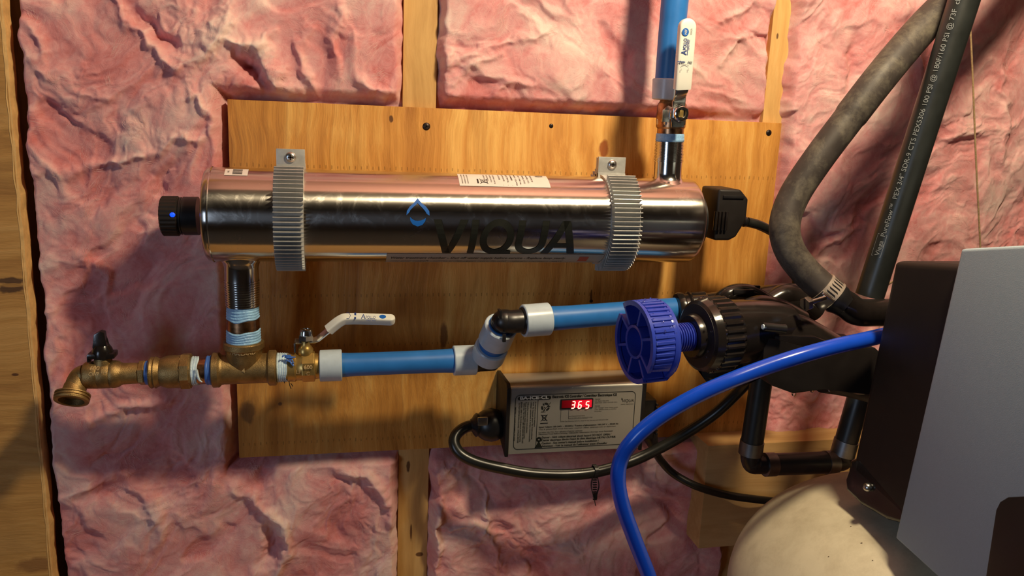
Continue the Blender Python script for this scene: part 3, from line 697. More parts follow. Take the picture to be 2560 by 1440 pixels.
# finned clamps
def clamp(px0, px1, pyt, label, tabY=-.062):
    a, b_ = P(px0, pyt, tabY), P(px1, pyt, tabY); xc = (a.x+b_.x)/2; hw = (b_.x-a.x)/2
    t = thing('finned_clamp', (xc, 0, zc), label, 'clamp', 'finned aluminium clamps on the steel cylinder')
    r0, r1, r2 = cyl_r+.0002, cyl_r+.0022, cyl_r+.0085
    n = 40; ring = []
    for i in range(n+1):
        an = math.radians(-95+185*i/n); ring.append((an))
    mb = MB(); rs = []
    for an in ring:
        c, s_ = math.cos(an), math.sin(an)
        rs.append([(xc-hw, YC-r0*c, zc+r0*s_), (xc+hw, YC-r0*c, zc+r0*s_), (xc+hw, YC-r1*c, zc+r1*s_), (xc-hw, YC-r1*c, zc+r1*s_)])
    mb.rings(rs).build('band', M_ALU, t)
    # tab with its screw
    zt = a.z; tb = MB().box((xc, tabY+.0015, (zt+zc+cyl_r)/2-.001), X_*hw, Y_*.0018, Z_*((zt-zc-cyl_r)/2+.002), .0005); tb.build('tab', M_ALU, t)
    screw_head('clamp_screw', Vector((xc, tabY-.0006, zt-.0068)), (0, -1, 0), .0052, M_ZINC, t)
    # rear half against the board
    rh = MB(); rs = []
    for i in range(21):
        an = math.radians(98+164*i/20); c, s_ = math.cos(an), math.sin(an)
        rs.append([(xc-hw, YC-r0*c, zc+r0*s_), (xc+hw, YC-r0*c, zc+r0*s_), (xc+hw, YC-(r1+.002)*c, zc+(r1+.002)*s_), (xc-hw, YC-(r1+.002)*c, zc+(r1+.002)*s_)])
    rh.rings(rs); rh.box((xc, -.010, zc), X_*hw, Y_*.0098, Z_*.016, .0008)
    rh.box((xc, tabY+.0065, zt-.010), X_*hw, Y_*.002, Z_*.010, .0005)
    for i in range(8):
        an = math.radians(102+8*i); c, s_ = math.cos(an), math.sin(an); d = Vector((0, -c, s_))
        rh.box(Vector((xc, YC, zc))+d*(r1+.004), X_*hw, d*.004, d.cross(X_)*.0005)
    rh.build('rear_bracket', M_ALU, t)
    nf = 32; proto = None
    for i in range(nf):
        an = math.radians(-88+ (64+88)*i/(nf-1)); c, s_ = math.cos(an), math.sin(an); d = Vector((0, -c, s_)); e = d.cross(X_)
        if proto is None:
            proto = MB().box((0, 0, 0), X_*hw, Z_*((r2-r1)/2+.0006), Y_*.00048, .0002, 1).build('fin', M_ALU, t); o = proto
        else:
            o = proto.copy(); COL.objects.link(o)
        o.parent = t; o.matrix_parent_inverse = Matrix(); 
        rot = Matrix((X_, e, d)).transposed().to_4x4() if X_.cross(e).dot(d) > 0 else Matrix((X_, -e, d)).transposed().to_4x4()
        o.matrix_basis = Matrix.Translation(Vector((0, YC, 0))+d*((r1+r2)/2))@rot
    return t
clamp(690, 762, 374, 'grey finned clamp near the left end of the steel cylinder')
clamp(1497, 1565, 394, 'grey finned clamp near the right end of the steel cylinder')

# ------------------------------------------------------------------ brass plumbing, left
RUN = Axis((250, 936.5), (1160, 900.5), YC)
def part(parent, name, mat, fn, angle=35, label=None):
    b_ = MB(); fn(b_); o = b_.build(name, mat, parent, angle)
    if label: o['label'] = label
    return o
# nipple up to the cylinder port
nip = thing('pipe_nipple', DAX.at(810), 'short bronze nipple smeared with blue sealant between steel port and brass tee', 'pipe fitting')
part(nip, 'nipple_body', M_COPPER, lambda b_: DAX.lathe(b_, [(760, 37), (796, 37.5), (797, 39), (822, 39.5), (823, 38), (862, 38)]))
def dope(ax, parent, c0, c1, r0, r1, n, mat, wob=2.0):
    b_ = MB(); pr = []; k = 0
    for i in range(n):
        for q, dd in ((0, -.3), (.25, 0.6), (.5, 1.0), (.75, .4)): pr.append((c0+(c1-c0)*(i+q)/n, r0+(r1-r0)*(i+q)/n+dd*1.2))
    pr.append((c1, r1-2)); seg = 48; d, u, w = basis(ax.d); rs = []
    for j, (c, r_) in enumerate(pr):
        ring = []
        for s_ in range(seg):
            a = 2*PI*s_/seg; edge = (1-j/len(pr)*0) 
            wv = wob*(math.sin(3*a+j*.3)+.6*math.sin(7*a+1+c0))*.35
            cc = c+(wob*2.2*math.sin(2*a+.8)+wob*1.3*math.sin(5*a))*(j/len(pr) if c1 > c0 else j/len(pr))
            rr = ax.r(c, r_+wv*.4); ring.append(ax.A+ax.d*ax.s_(cc)+(u*math.cos(a)+w*math.sin(a))*rr)
        rs.append(ring)
    b_.rings(rs); return b_.build('sealant', mat, parent, 60)
dope(DAX, nip, 764, 797, 38, 39.5, 5, M_DOPE, 1.4)
dope(DAX, nip, 860, 823, 41, 40.5, 6, M_DOPE, 1.2)
# tee
tee = thing('brass_tee', RUN.at(612), 'cast brass tee fitting under the left steel port', 'pipe fitting')
def tee_fn(b_):
    RUN.lathe(b_, [(531, 38), (532, 42), (534, 44), (548, 44), (551, 41), (554, 38), (560, 37), (668, 37), (671, 41), (674, 44.5), (689, 44.5), (692, 42), (692, 36)], 48)
    DAX.lathe(b_, [(852, 43), (853, 47), (855, 49), (868, 49), (871, 46), (876, 44), (895, 42), (918, 36), (932, 26)], 48)
part(tee, 'tee_body', M_BRASS, tee_fn, 40)
# raised lettering on the tee
tl_ = MB(); rr = RUN.r(612, 45)
def tee_txt(cx, cy, txt, hpx, wpx, Yo):
    p = P(cx, cy, YC-Yo); put_text(tl_, txt, lambda u, v_: p+Vector((u, 0, v_)), mm(hpx, p), mm(wpx, p), .02)
DR = DAX.r(880, 44)
p_ = lambda a, v_, R_: Vector((DAX.at(880).x+R_*math.sin(a), YC-R_*math.cos(a), v_))
zz = P(611, 888, YC-DR).z
put_text(tl_, 'THAILAND', lambda u, v_: p_((u-.0125)/DR, zz+v_, DR+.0008), .0035, .025, .02, cuts=1, ucuts=10)
zz3 = P(611, 917, YC-.014).z
for t_, dz in (('3', .0), ('4', -.0055)): put_text(tl_, t_, lambda u, v_: Vector((DAX.at(920).x-.001+u, YC-RUN.r(612, 38)-.0002, zz3+dz+v_)), .004, None, .03)
tl_.build('raised_lettering', M_BRASSR, tee)
# close nipple left of tee
nl = thing('pipe_nipple', RUN.at(505), 'short nipple with white and blue sealant between brass tee and union', 'pipe fitting')
part(nl, 'nipple_body', M_COPPER, lambda b_: RUN.lathe(b_, [(476, 34), (534, 34)]))
dope(RUN, nl, 481, 499, 36.5, 35, 3, M_DOPEW, .9); dope(RUN, nl, 531, 516, 36, 35.5, 2, M_BLUESEAL, .3)
b_ = MB(); q = [P(490, 925, YC-RUN.r(490, 36)), P(497, 948, YC-RUN.r(490, 36)), P(505, 955, YC-RUN.r(490, 33)), P(484, 955, YC-RUN.r(490, 30))]
b_.tube(spline([q[0], q[1], q[2]], 6), lambda t: .0016*(1-.6*t), 8); b_.tube(spline([q[0], P(487, 940, YC-RUN.r(490, 36)), q[3]], 6), lambda t: .0016*(1-.5*t), 8)
b_.build('sealant_drip', M_DOPEW, nl)
# union / check valve
un = thing('brass_union', RUN.at(430), 'dull brass union between the small black-handled tap and the tee', 'pipe fitting')
def un_fn(b_):
    RUN.lathe(b_, [(375, 32), (376, 38), (380, 40), (386, 37), (390, 40), (395, 37), (402, 34), (407, 37), (420, 41), (455, 41)], 40)
    RUN.lathe(b_, [(452, 40), (453, 43), (479, 43), (481, 40), (481, 30)], 8, ph=PI/8)
part(un, 'union_body', M_BRASS, un_fn, 30)
part(un, 'hexagonal_nut', M_BRASS, lambda b_: RUN.lathe(b_, [(454, 44), (456, 46), (476, 46), (478, 44)], 8, ph=.2), 20)
# small hose tap
tap = thing('hose_tap', RUN.at(250), 'small dull brass hose tap with black lever at the far left', 'tap')
part(tap, 'hexagonal_collar', M_BRASS, lambda b_: RUN.lathe(b_, [(348, 26), (350, 31), (362, 32), (367, 30), (367, 26)], 6), 20)
part(tap, 'blue_seal', M_BLUESEAL, lambda b_: RUN.lathe(b_, [(366, 30), (376, 31)], 32))
def tp(b_):
    RUN.lathe(b_, [(206, 12), (207, 20), (211, 30), (217, 34), (246, 35), (248, 34), (250, 35), (276, 34.5), (278, 33), (281, 35), (288, 35), (292, 34), (297, 33), (303, 29), (309, 27), (347, 26), (349, 24)], 40)
    e0 = RUN.at(214); b_.tube(spline([e0, P(203, 942, YC), P(193, 958, YC-.004), P(184, 985, YC-.010)], 6), lambda t: RUN.r(210, 27-2*t), 28)
part(tap, 'tap_body', M_BRASS, tp, 40)
so = Axis((187, 965), (178, 1003), YC-.006, YC-.016)
def spout(b_):
    so.lathe(b_, [(962, 24), (975, 26), (982, 27), (983, 37), (985, 41), (988, 41), (989, 38), (991, 38), (992, 41), (995, 41), (996, 38), (998, 38), (999, 41), (1003, 40), (1004, 34), (1003, 30), (990, 28), (989, .2)], 44, False)
part(tap, 'threaded_outlet', M_BRASS, spout, 25)
hs = Axis((258, 905), (254, 830), YC)
part(tap, 'valve_stem', M_BRASS, lambda b_: hs.lathe(b_, [(910, 22), (900, 21), (893, 19), (885, 15)], 24))
def hnd(b_):
    c = hs.at(886); b_.box(c, X_*mm(31, c), Y_*.008, Z_*mm(7, c), .0015)
    hs.lathe(b_, [(893, 24), (880, 25), (870, 22), (862, 17)], 20)
    b_.box(hs.at(892)+Vector((-mm(29, c), 0, 0)), X_*.0012, Y_*.007, Z_*mm(9, c), .0005)
    b_.prism([hs.at(880)+Vector((dx, -.004, dz)) for dx, dz in ((-.0075, 0), (.0085, 0), (.006, .006), (.0035, .009), (.0035, .020), (.0, .0215), (-.006, .018), (-.0078, .006))], (0, .008, 0), .0012)
part(tap, 'black_lever', M_BLKW, hnd, 30)
rt = MB(); pz = P(222, 934, 0)
def rtxt(txt, px, py, w, h):
    an0 = 0; x0 = P(px, py, YC-RUN.r(230, 35)).x; zc_ = RUN.at(px+w/2).z; R_ = RUN.r(230, 35.6); z0 = P(px, py, YC-.016).z-zc_
    put_text(rt, txt, lambda u, v_: Vector((x0+u, YC-math.sqrt(max(R_**2-(z0+v_)**2, 1e-9)), zc_+z0+v_)), mm(h, RUN.at(230)), mm(w, RUN.at(230)), .02, cuts=3)
rtxt('600', 222, 930, 22, 8); rtxt('CWP', 221, 943, 24, 9); rtxt('1/2', 253, 936, 13, 9)
rt.build('raised_lettering', M_BRASSR, tap)

# ball valve on the run
def lever(parent, ctrl, w_, ups, sleeve_from, name_grip='white_grip', th=.0016):
    pts = spline(ctrl, 8); n = len(pts); secs = []; g = []
    for i, p in enumerate(pts):
        d = (pts[min(i+1, n-1)]-pts[max(i-1, 0)]).normalized(); up = Vector(ups); side = d.cross(up).normalized(); nrm = side.cross(d).normalized()
        t = i/(n-1); w = w_(t); secs.append((p, side*w, nrm*th/2))
        if t >= sleeve_from-.001: g.append((t, p, side, nrm, w))
    return pts, secs, g
def valve_lever(parent, ctrl, half, up, sf, tipr, th=.0016):
    """flat steel lever that continues as a vinyl-covered grip with a rounded tip"""
    pts, secs, g = lever(parent, ctrl, lambda t: half*(.92 if t < sf else 1), up, sf, th=th)
    cut = int(sf*(len(secs)-1))+3
    MB().loft([s_ for i, s_ in enumerate(secs) if i <= cut], 20, 6).build('steel_lever', M_ZINC, parent)
    gs = []; T = .0046
    L_ = sum((b_[1]-a[1]).length for a, b_ in zip(g[:-1], g[1:])); acc = 0
    for i, (t, p, side, nrm, w) in enumerate(g):
        if i: acc += (p-g[i-1][1]).length
        rem = L_-acc; R_ = half*1.14; k = 1 if rem > R_ else math.sqrt(max(0, 1-((R_-rem)/R_)**2))
        gs.append((p, side*max(R_*k, R_*.06), nrm*T*(max(k, .12)**.5)))
    # add sections near the tip so that it is round
    p, side, nrm = g[-1][1], g[-1][2], g[-1][3]; d = (g[-1][1]-g[-2][1]).normalized(); R_ = half*1.14
    gs = [q_ for q_, gg in zip(gs, g) if (gg[1]-p).length > R_*1.02]
    for k in range(0, 9):
        a = PI/2*k/8; gs.append((p-d*R_+d*R_*math.sin(a), side*max(R_*math.cos(a), .0006), nrm*T*max(math.cos(a)**.4, .3)))
    return MB().loft(gs, 40, 5.0).build('white_grip', M_VINYL, parent, 60)
bv = thing('ball_valve', RUN.at(760), 'brass ball valve with white lever pointing right between tee and blue pipe', 'valve')
part(bv, 'valve_body', M_BRASSB, lambda b_: RUN.lathe(b_, [(690, 33), (718, 34), (720, 36), (738, 37), (742, 34), (754, 34), (757, 36), (786, 36), (789, 32), (800, 31), (806, 30)], 40))
part(bv, 'flat_band', M_BRASSB, lambda b_: RUN.lathe(b_, [(756, 38), (758, 39), (785, 39), (787, 38)], 8, ph=.3), 20)
dope(RUN, bv, 693, 722, 36.5, 35, 5, M_DOPEW, 1.6)
b_ = MB(); Rb = RUN.r(722, 36)
for i in range(9):
    p = [P(712+random.uniform(-4, 14), 893+random.uniform(-6, 8), YC-Rb*.95)]
    for k in range(3): p.append(p[-1]+Vector((random.uniform(-.001, .0045), random.uniform(-.001, .0006), random.uniform(-.003, .002))))
    b_.tube(spline(p, 4), lambda t: .0008*(1-.4*t), 6)
b_.build('shredded_tape', M_BLUESEAL, bv)
b_ = MB()
for q in (((722, 950), (724, 962), (728, 972)), ((727, 958), (732, 966)), ((712, 948), (711, 958))):
    b_.tube(spline([P(x, y, YC-.008) for x, y in q], 5), .0004, 6)
b_.build('loose_strand', M_BLK, bv)
vt = MB()
def vtxt(txt, px, py, w, h, rr_):
    x0 = P(px, py, YC-.016).x; zc_ = RUN.at(px+w/2).z; R_ = RUN.r(740, rr_); z0 = P(px, py, YC-.015).z-zc_
    put_text(vt, txt, lambda u, v_: Vector((x0+u, YC-math.sqrt(max(R_**2-(z0+v_)**2, 1e-9)), zc_+z0+v_)), mm(h, RUN.at(740)), mm(w, RUN.at(740)), .02, cuts=3)
vtxt('LF', 740, 936, 12, 10, 35); vtxt('600', 760, 922, 20, 9, 40.4); vtxt('C', 766, 938, 8, 9, 40.4)
vt.build('raised_lettering', M_BRASSR, bv)
STM = Axis((763, 905), (766, 820), YC)
part(bv, 'bonnet', M_BRASSB, lambda b_: STM.lathe(b_, [(893, 12), (890, 17), (884, 19), (872, 19), (866, 15), (860, 12), (852, 12)], 32))
part(bv, 'steel_nut', M_CHROME, lambda b_: (STM.lathe(b_, [(850, 17), (849, 19), (838, 19), (836, 17)], 6), STM.lathe(b_, [(837, 16.5), (828, 16), (823, 14), (822, 9), (826, 8), (827, .5)], 28, False)), 30)
c0 = STM.at(852)
lw = mm(17, c0)
lv = [P(737, 853, YC), c0+Vector((0, 0, 0)), P(790, 849, YC), P(806, 838, YC-.001), P(850, 803, YC-.003), P(875, 797, YC-.003), P(930, 798, YC-.004), P(988, 800, YC-.006)]
GUP = Vector((0, -.5, .866)); grip = valve_lever(bv, lv, lw*.62, GUP, .47, 0)
hk = MB().box(P(738, 866, YC), X_*.0009, Y_*.006, Z_*mm(12, c0), .0003); hk.build('stop_tab', M_ZINC, bv)
# valve lettering
def flat_text(mb, entries, fn):
    for (cx, cy, txt, h, w, kw) in entries: put_text(mb, txt, lambda u, v_: fn(cx+u, cy+v_), h, w, **kw)
# lettering on the grip's front edge, seen side on
gp0 = P(905, 803, YC-.004-.0095); 
gz = lambda px, py: P(px, py, -.074-.0075)
b_ = MB()
def gtxt(mb, txt, px, py, h, w, bold=.01, sq=.35):
    z0 = P(px, py, -.078).z; x0 = P(px, py, -.078).x; top = c0
    zt_ = P(930, 791, -.078).z+.0007
    hh_ = mm(h, c0)
    put_text(mb, txt, lambda u, v_: GT(x0+u, v_), hh_, mm(w, c0), bold)
gctr = spline(lv, 8); GS = Vector((0, .866, .5))
def GT(x, v_, off=0):                                               # upper face of the grip
    for a, c in zip(gctr[:-1], gctr[1:]):
        if a.x <= x <= c.x: break
    t = (x-a.x)/max(c.x-a.x, 1e-6); p = a+(c-a)*t; d = (c-a).normalized(); side = d.cross(GUP).normalized(); side = side if side.y > 0 else -side
    nrm = side.cross(d).normalized(); nrm = nrm if nrm.z > 0 else -nrm
    return p+side*(v_-.004)+nrm*.0046
b_ = MB()
GX = lambda px: P(px, 800, -.078).x
put_text(b_, 'A', lambda u, v_: GT(GX(903)+u, v_), .0060, mm(11, c0), .01); put_text(b_, 'POLLO', lambda u, v_: GT(GX(915)+u, v_), .0040, mm(24, c0), .006)
stroke(b_, GT, [(GX(903), -.0012), (GX(942), -.0012)], .0004)
put_text(b_, 'LEAD FREE', lambda u, v_: GT(GX(916)+u, v_-.0035), .0018, mm(24, c0), .01)
b_.build('grip_lettering', M_TEXTDB, bv)
b_ = MB(); b_.add([GT(GX(957)+.0034*math.cos(a), .0035+.0028*math.sin(a)) for a in [2*PI*k/20 for k in range(20)]], [tuple(range(20))])
b_.build('blue_roundel', M_TEXTB, bv)
b_ = MB(); quad(b_, GT, GX(886), -.001, GX(886)+.0018, .002); quad(b_, GT, GX(886), .004, GX(886)+.0018, .008)
stroke(b_, GT, [(GX(866), .0), (GX(873), .0), (GX(877), .004), (GX(873), .008), (GX(866), .008)], .0005)
b_.build('grip_symbols', M_TEXTDB, bv)

# blue pipes with their expansion rings
def rings_on(parent, ax, c0_, c1_, r, k=0, mat=M_RING):
    d = 1 if c1_ > c0_ else -1
    def fn(b_): ax.lathe(b_, [(c0_, r*.80), (c0_, r*.94), (c0_+2*d, r), (c0_+(c1_-c0_)*.5, r*1.005), (c1_-2*d, r), (c1_, r*.94), (c1_, r*.78)], 48)
    return part(parent, 'expansion_ring', mat, fn)
bp_ = thing('blue_pipe', RUN.at(990), 'horizontal blue plastic pipe between the brass ball valve and the black elbow', 'pipe')
part(bp_, 'pipe_tube', M_PEX, lambda b_: RUN.lathe(b_, [(804, 31), (850, 31), (856, 30.5), (875, 29.5), (905, 29), (1000, 28.7), (1080, 28.8), (1110, 29.4), (1130, 30.4), (1188, 31)], 48))
rings_on(bp_, RUN, 799, 855, 39.5); rings_on(bp_, RUN, 1133, 1190, 37.5)
YA, YB = -.073, -.118
DG = Axis((1213, 905), (1262, 795), YA, YB)
e1 = thing('pipe_elbow', RUN.at(1200), 'black plastic elbow at the right end of the lower blue pipe, above the controller', 'pipe elbow')
def e1f(b_):
    b_.tube(spline([RUN.at(1180), RUN.at(1200), RUN.at(1214), DG.at(893), DG.at(870)], 8), lambda t: RUN.r(1200, 26), 28)
    b_.ball(tuple(RUN.at(1216)), RUN.r(1200, 27)); RUN.lathe(b_, [(1186, 31), (1196, 31), (1199, 30), (1236, 29), (1243, 24)], 32)
    b_.box(RUN.at(1222)+Vector((-.002, .006, -.008)), X_*.011, Y_*.006, Z_*.0035, .001)
part(e1, 'elbow_body', M_BLK, e1f, 50)
sp_ = thing('blue_pipe', DG.at(855), 'short slanting piece of blue pipe hidden in two milky rings between two black elbows', 'pipe')
part(sp_, 'pipe_tube', M_PEX, lambda b_: DG.lathe(b_, [(888, 33), (812, 33)], 40))
rings_on(sp_, DG, 891, 866, 42); rings_on(sp_, DG, 853, 814, 42)
UP = Axis((1270, 805), (1700, 772), YB, -.098)
e2 = thing('pipe_elbow', UP.at(1275), 'black plastic elbow at the left end of the upper blue pipe', 'pipe elbow')
def e2f(b_):
    b_.tube(spline([DG.at(835), DG.at(815), DG.at(803), UP.at(1275), UP.at(1295), UP.at(1318)], 8), lambda t: UP.r(1275, 29.5), 28)
    b_.ball(tuple((DG.at(802)+UP.at(1262))/2), UP.r(1275, 31)); UP.lathe(b_, [(1302, 28), (1304, 33), (1307, 35), (1314, 35)], 32)
    b_.box(P(1249, 784, YB-.010), X_*.0013, Y_*.005, Z_*.004, .0005); b_.box(P(1260, 845, YB-.009), X_*.0018, Y_*.002, Z_*.004, .0008)
part(e2, 'elbow_body', M_BLK, e2f, 50)
up_ = thing('blue_pipe', UP.at(1520), 'horizontal blue plastic pipe running behind the blue knob', 'pipe')
part(up_, 'pipe_tube', M_PEX, lambda b_: UP.lathe(b_, [(1320, 32), (1375, 31.5), (1392, 30.5), (1430, 29.5), (1520, 29), (1720, 29)], 48))
rings_on(up_, UP, 1307, 1372, 41)

# upper valve and pipe
vv = thing('ball_valve', UAX.at(300), 'upright ball valve with white lever above the right steel port', 'valve')
part(vv, 'sealant_tape', M_DOPE, lambda b_: UAX.lathe(b_, [(354, 34), (350, 36), (346, 35), (342, 35), (338, 35), (334, 34)], 40))
part(vv, 'valve_body', M_COPPER, lambda b_: UAX.lathe(b_, [(338, 33), (322, 33), (318, 36), (290, 37), (262, 36), (256, 32), (250, 30), (240, 30)], 40))
part(vv, 'body_band', M_ZINC, lambda b_: UAX.lathe(b_, [(312, 37), (310, 38), (300, 38), (298, 37)], 8), 20)
vn = P(1696, 284, YC-.028); fd = Vector((0, -1, 0))
part(vv, 'valve_stem', M_ZINC, lambda b_: b_.lathe(vn+Vector((0, .026, 0)), fd, [(0, .009), (.010, .009), (.012, .006), (.022, .006)], 28))
part(vv, 'steel_nut', M_CHROME, lambda b_: (b_.lathe(vn, fd, [(0, .0085), (.0006, .0092), (.0055, .0092), (.006, .0085)], 6), b_.lathe(vn, fd, [(.006, .0078), (.0085, .0072), (.009, .0065), (.009, .0045), (.0065, .0042)], 28, False)), 30)
part(vv, 'brass_stem_end', M_BRASSB, lambda b_: b_.box(vn+fd*.007, X_*.0022, Y_*.001, Z_*.0035, .0008))
YV = YC-.027
lv = [P(1694, 318, YV), P(1695, 284, YV), P(1698, 252, YV), P(1700, 243, YV-.003), P(1705, 222, YV-.010), P(1711, 150, YV-.013), P(1715, 100, YV-.013), P(1719, 46, YV-.013)]
grip2 = valve_lever(vv, lv, mm(18.5, P(1700, 250, YV)), (0, -1, 0), .56, 0)
hk = MB().box(P(1665, 290, YC-.024), X_*.004, Y_*.0008, Z_*.006, .0003); hk.build('stop_tab', M_ZINC, vv)
gl0, gl1 = P(1711, 150, YV-.0178), P(1718, 60, YV-.0178); gd = (gl1-gl0).normalized(); gs = gd.cross(Vector((0, -1, 0))).normalized()
def GR(mb, txt, px, py, h, w, bold=.01, rot=True):
    o = P(px, py, YV-.0176)
    if rot: put_text(mb, txt, lambda u, v_: o+gd*u-gs*v_*-1*(-1), mm(h, o), mm(w, o), bold)
    else: put_text(mb, txt, lambda u, v_: o+gs*u*1+gd*v_, mm(h, o), mm(w, o), bold)
lfd = Vector((-1, 0, 0))
gs = lfd - lfd.dot(gd)*gd; gs.normalize()                           # towards picture left: letter tops
def GL(mb, txt, px, py, h, w, bold=.01):
    o = P(px, py, YV-.0182); put_text(mb, txt, lambda u, v_: o+gd*u+gs*v_, mm(h, o), mm(w, o), bold)
b_ = MB(); GL(b_, 'A', 1716, 138, 14, 12, .02); GL(b_, 'POLLO', 1716, 125, 9, 28, .015)
o1, o2 = P(1718, 138, YV-.0182), P(1719.5, 98, YV-.0182)
b_.add([o1, o2, o2+Vector((.0005, 0, 0)), o1+Vector((.0005, 0, 0))], [(0, 1, 2, 3)])
GL(b_, 'LEAD FREE', 1723, 125, 4, 25, .01)
GL(b_, '|', 1708, 156, 16, 2, 0)
b_.build('grip_lettering', M_TEXTDB, vv)
b_ = MB(); o = P(1714, 80, YV-.0182); b_.add([o+Vector((mm(9, o)*math.cos(a), 0, mm(9.5, o)*math.sin(a))) for a in [2*PI*k/24 for k in range(24)]], [tuple(range(24))]); ro = b_.build('blue_roundel', M_TEXTB, vv)
b_ = MB(); o = P(1717, 86, YV-.0184); put_text(b_, 'NSF', lambda u, v_: o+gd*u+gs*v_, mm(6, o), mm(12, o), .01); b_.build('roundel_lettering', M_VINYL, ro)
b_ = MB(); GL(b_, '0323', 1730, 86, 4, 14); GL(b_, '600 WOG', 1702, 154, 3, 4); 
for px in (1702, 1722):
    o = P(px, 158, YV-.0182)
    for k in range(3): q = o+Vector((mm(5, o)*k*.8-mm(2, o), 0, 0)); b_.add([q, q+Vector((mm(2.6, o), 0, 0)), q+Vector((mm(2.6, o), 0, mm(5, o))), q+Vector((0, 0, mm(5, o)))], [(0, 1, 2, 3)])
ar = [P(1703+19*t, 166-4*math.sin(PI*t), YV-.0182) for t in [k/8 for k in range(9)]]
for a, c in zip(ar[:-1], ar[1:]): b_.add([a, c, c+Vector((0, 0, .0005)), a+Vector((0, 0, .0005))], [(0, 1, 2, 3)])
GL(b_, 'ON', 1704, 177, 3, 5); GL(b_, 'OFF', 1722, 178, 3, 7)
b_.build('grip_symbols', M_TEXTG, vv)
vp = thing('blue_pipe', UAX.at(150), 'vertical blue plastic pipe rising behind the upright white lever', 'pipe')
VPX = Axis((1664, 250), (1693, -60), YC)
part(vp, 'pipe_tube', M_PEX, lambda b_: VPX.lathe(b_, [(245, 30), (200, 31), (190, 31), (150, 32), (100, 33), (0, 34), (-200, 35), (-420, 36)], 48))
def ringv(b_): VPX.lathe(b_, [(250, 22), (250, 30), (248, 34), (200, 37), (198, 35), (198, 30)], 48)
part(vp, 'expansion_ring', M_RING, ringv)

# ------------------------------------------------------------------ controller
YF = -.058
ct = thing('lamp_controller', P(1440, 1130, 0), 'silver electronic controller box with red 365 display below the blue pipes', 'controller')
fl, fr = P(1277, 980, YF), P(1600, 962, YF); fb = P(1270, 1140, YF)
x0c, x1c = P(1274, 1050, YF).x, P(1601, 1040, YF).x; ztc, zbc = P(1440, 962, YF).z, P(1440, 1127, YF).z
zback = P(1440, 930, -.004).z
prof = [(YF, zbc)]+[(YF+.0055*(1-math.cos(a_*PI/12)), ztc-.0055+.0055*math.sin(a_*PI/12)) for a_ in range(6)]+[(YF+.0065, ztc+.0006), (-.002, zback), (-.002, zbc+.016)]
MB().prism([(x0c, y, z) for y, z in prof], (x1c-x0c, 0, 0)).build('aluminium_shell', M_ALUB, ct, 50)
pe_ = [(YF-.0015, zbc-.003), (YF-.0015, ztc-.001), (YF+.004, ztc+.003), (-.001, zback+.004), (-.001, zbc+.017), (-.02, zbc+.014)]
MB().prism([(x0c-.0045, y, z) for y, z in pe_], (.0045, 0, 0), .0012).build('end_plate', M_BLKM, ct, 30)
MB().prism([(x1c, y, z) for y, z in pe_], (.0045, 0, 0), .0012).build('end_plate', M_BLKM, ct, 30)
FN = lambda d=.0003: (lambda u, v_: Vector((u, YF-d, v_)))
def U(cx, cy): p = P(1250+cx/6.4, 960+cy/6.4, YF); return p.x, p.z
lbm = MB(); fn = FN(.0004)
def rr_pts(a, b_, c, d, r, n=6):
    out = []
    for (cx, cy, s0) in ((c-r, d-r, 0), (a+r, d-r, 1), (a+r, b_+r, 2), (c-r, b_+r, 3)):
        for k in range(n+1): an = PI/2*(s0+k/n); out.append((cx+r*math.cos(an), cy+r*math.sin(an)))
    return out
A0 = U(212, 1060); A1 = U(2165, 125); ua, va, ub, vb = A0[0], A0[1]+.0009, A1[0]+.0004, A1[1]+.0008
bdp = rr_pts(ua, va, ub, vb, .005); stroke(lbm, fn, bdp+[bdp[0]], .0006)
uL = U(592, 600)[0]; stroke(lbm, fn, [(uL, va), (uL, vb-.004)], .0005)
def T(mb, cx, cy, txt, w, h, bold=.012, rot=0, f=None, **k):
    u, v_ = U(cx, cy); tx(mb, f or fn, u, v_, txt, mm(h/6.4, Vector((u, YF, v_))), mm(w/6.4, Vector((u, YF, v_))), bold, rot=rot, **k)
# title plaque
a, b_ = U(285, 262), U(818, 188); pts = rr_pts(a[0], a[1], b_[0], b_[1], (b_[1]-a[1])*.48); poly(lbm, fn, pts)
T(lbm, 838, 222, 'Electronic ICE Controller / Contrôleur Électronique ICE', 1085, 40, .03)
T(lbm, 622, 700, "Input Voltage 100-240V ~ 50/60Hz / Tension d'alimentation 100-240 V ~ 50/60 Hz", 1340, 24, .02)
T(lbm, 620, 735, 'Class II, ground fault circuit interrupter required. Utiliser seulement avec un disjoncteur', 1300, 20, .004)
T(lbm, 618, 783, 'For Indoor Use Only / Pour utilisation à l’intérieur seulement', 730, 22, .006)
T(lbm, 618, 812, 'Disconnect Power Before Servicing / Débrancher l’alimentation électrique avant d’entretenir', 1250, 22, .01)
T(lbm, 668, 868, 'Danger - High voltage electrical shock hazard DO NOT OPEN /', 1170, 31, .02)
T(lbm, 664, 912, 'Danger électrique élevée risque de choc électrique NE PAS OUVRIR', 1250, 31, .02)
T(lbm, 664, 960, "Caution - See owner's manual before installation /", 960, 31, .02)
T(lbm, 664, 1006, "Attention - Voir le manuel de l'utilisateur avant d'installer", 1105, 31, .02)
T(lbm, 1525, 248, 'Normal', 80, 18, .01); T(lbm, 1522, 278, 'UV - Replace lamp yearly', 230, 16, .008); T(lbm, 1520, 306, 'Alarm Code - Lamp or Controller failure', 375, 16, .008)
T(lbm, 1518, 358, 'Normale', 85, 18, .01); T(lbm, 1516, 388, 'UV - Changer lampe chaque année', 390, 16, .008); T(lbm, 1513, 415, 'Code - Défaillance lampe ou contrôleur', 370, 16, .008); T(lbm, 1510, 442, 'du contrôleur', 120, 16, .008)
T(lbm, 1100, 520, 'Lamp Replacement Reset Button', 270, 15, .006); T(lbm, 1096, 550, 'Bouton de remise à zéro du remplacement de lampe', 400, 15, .006)
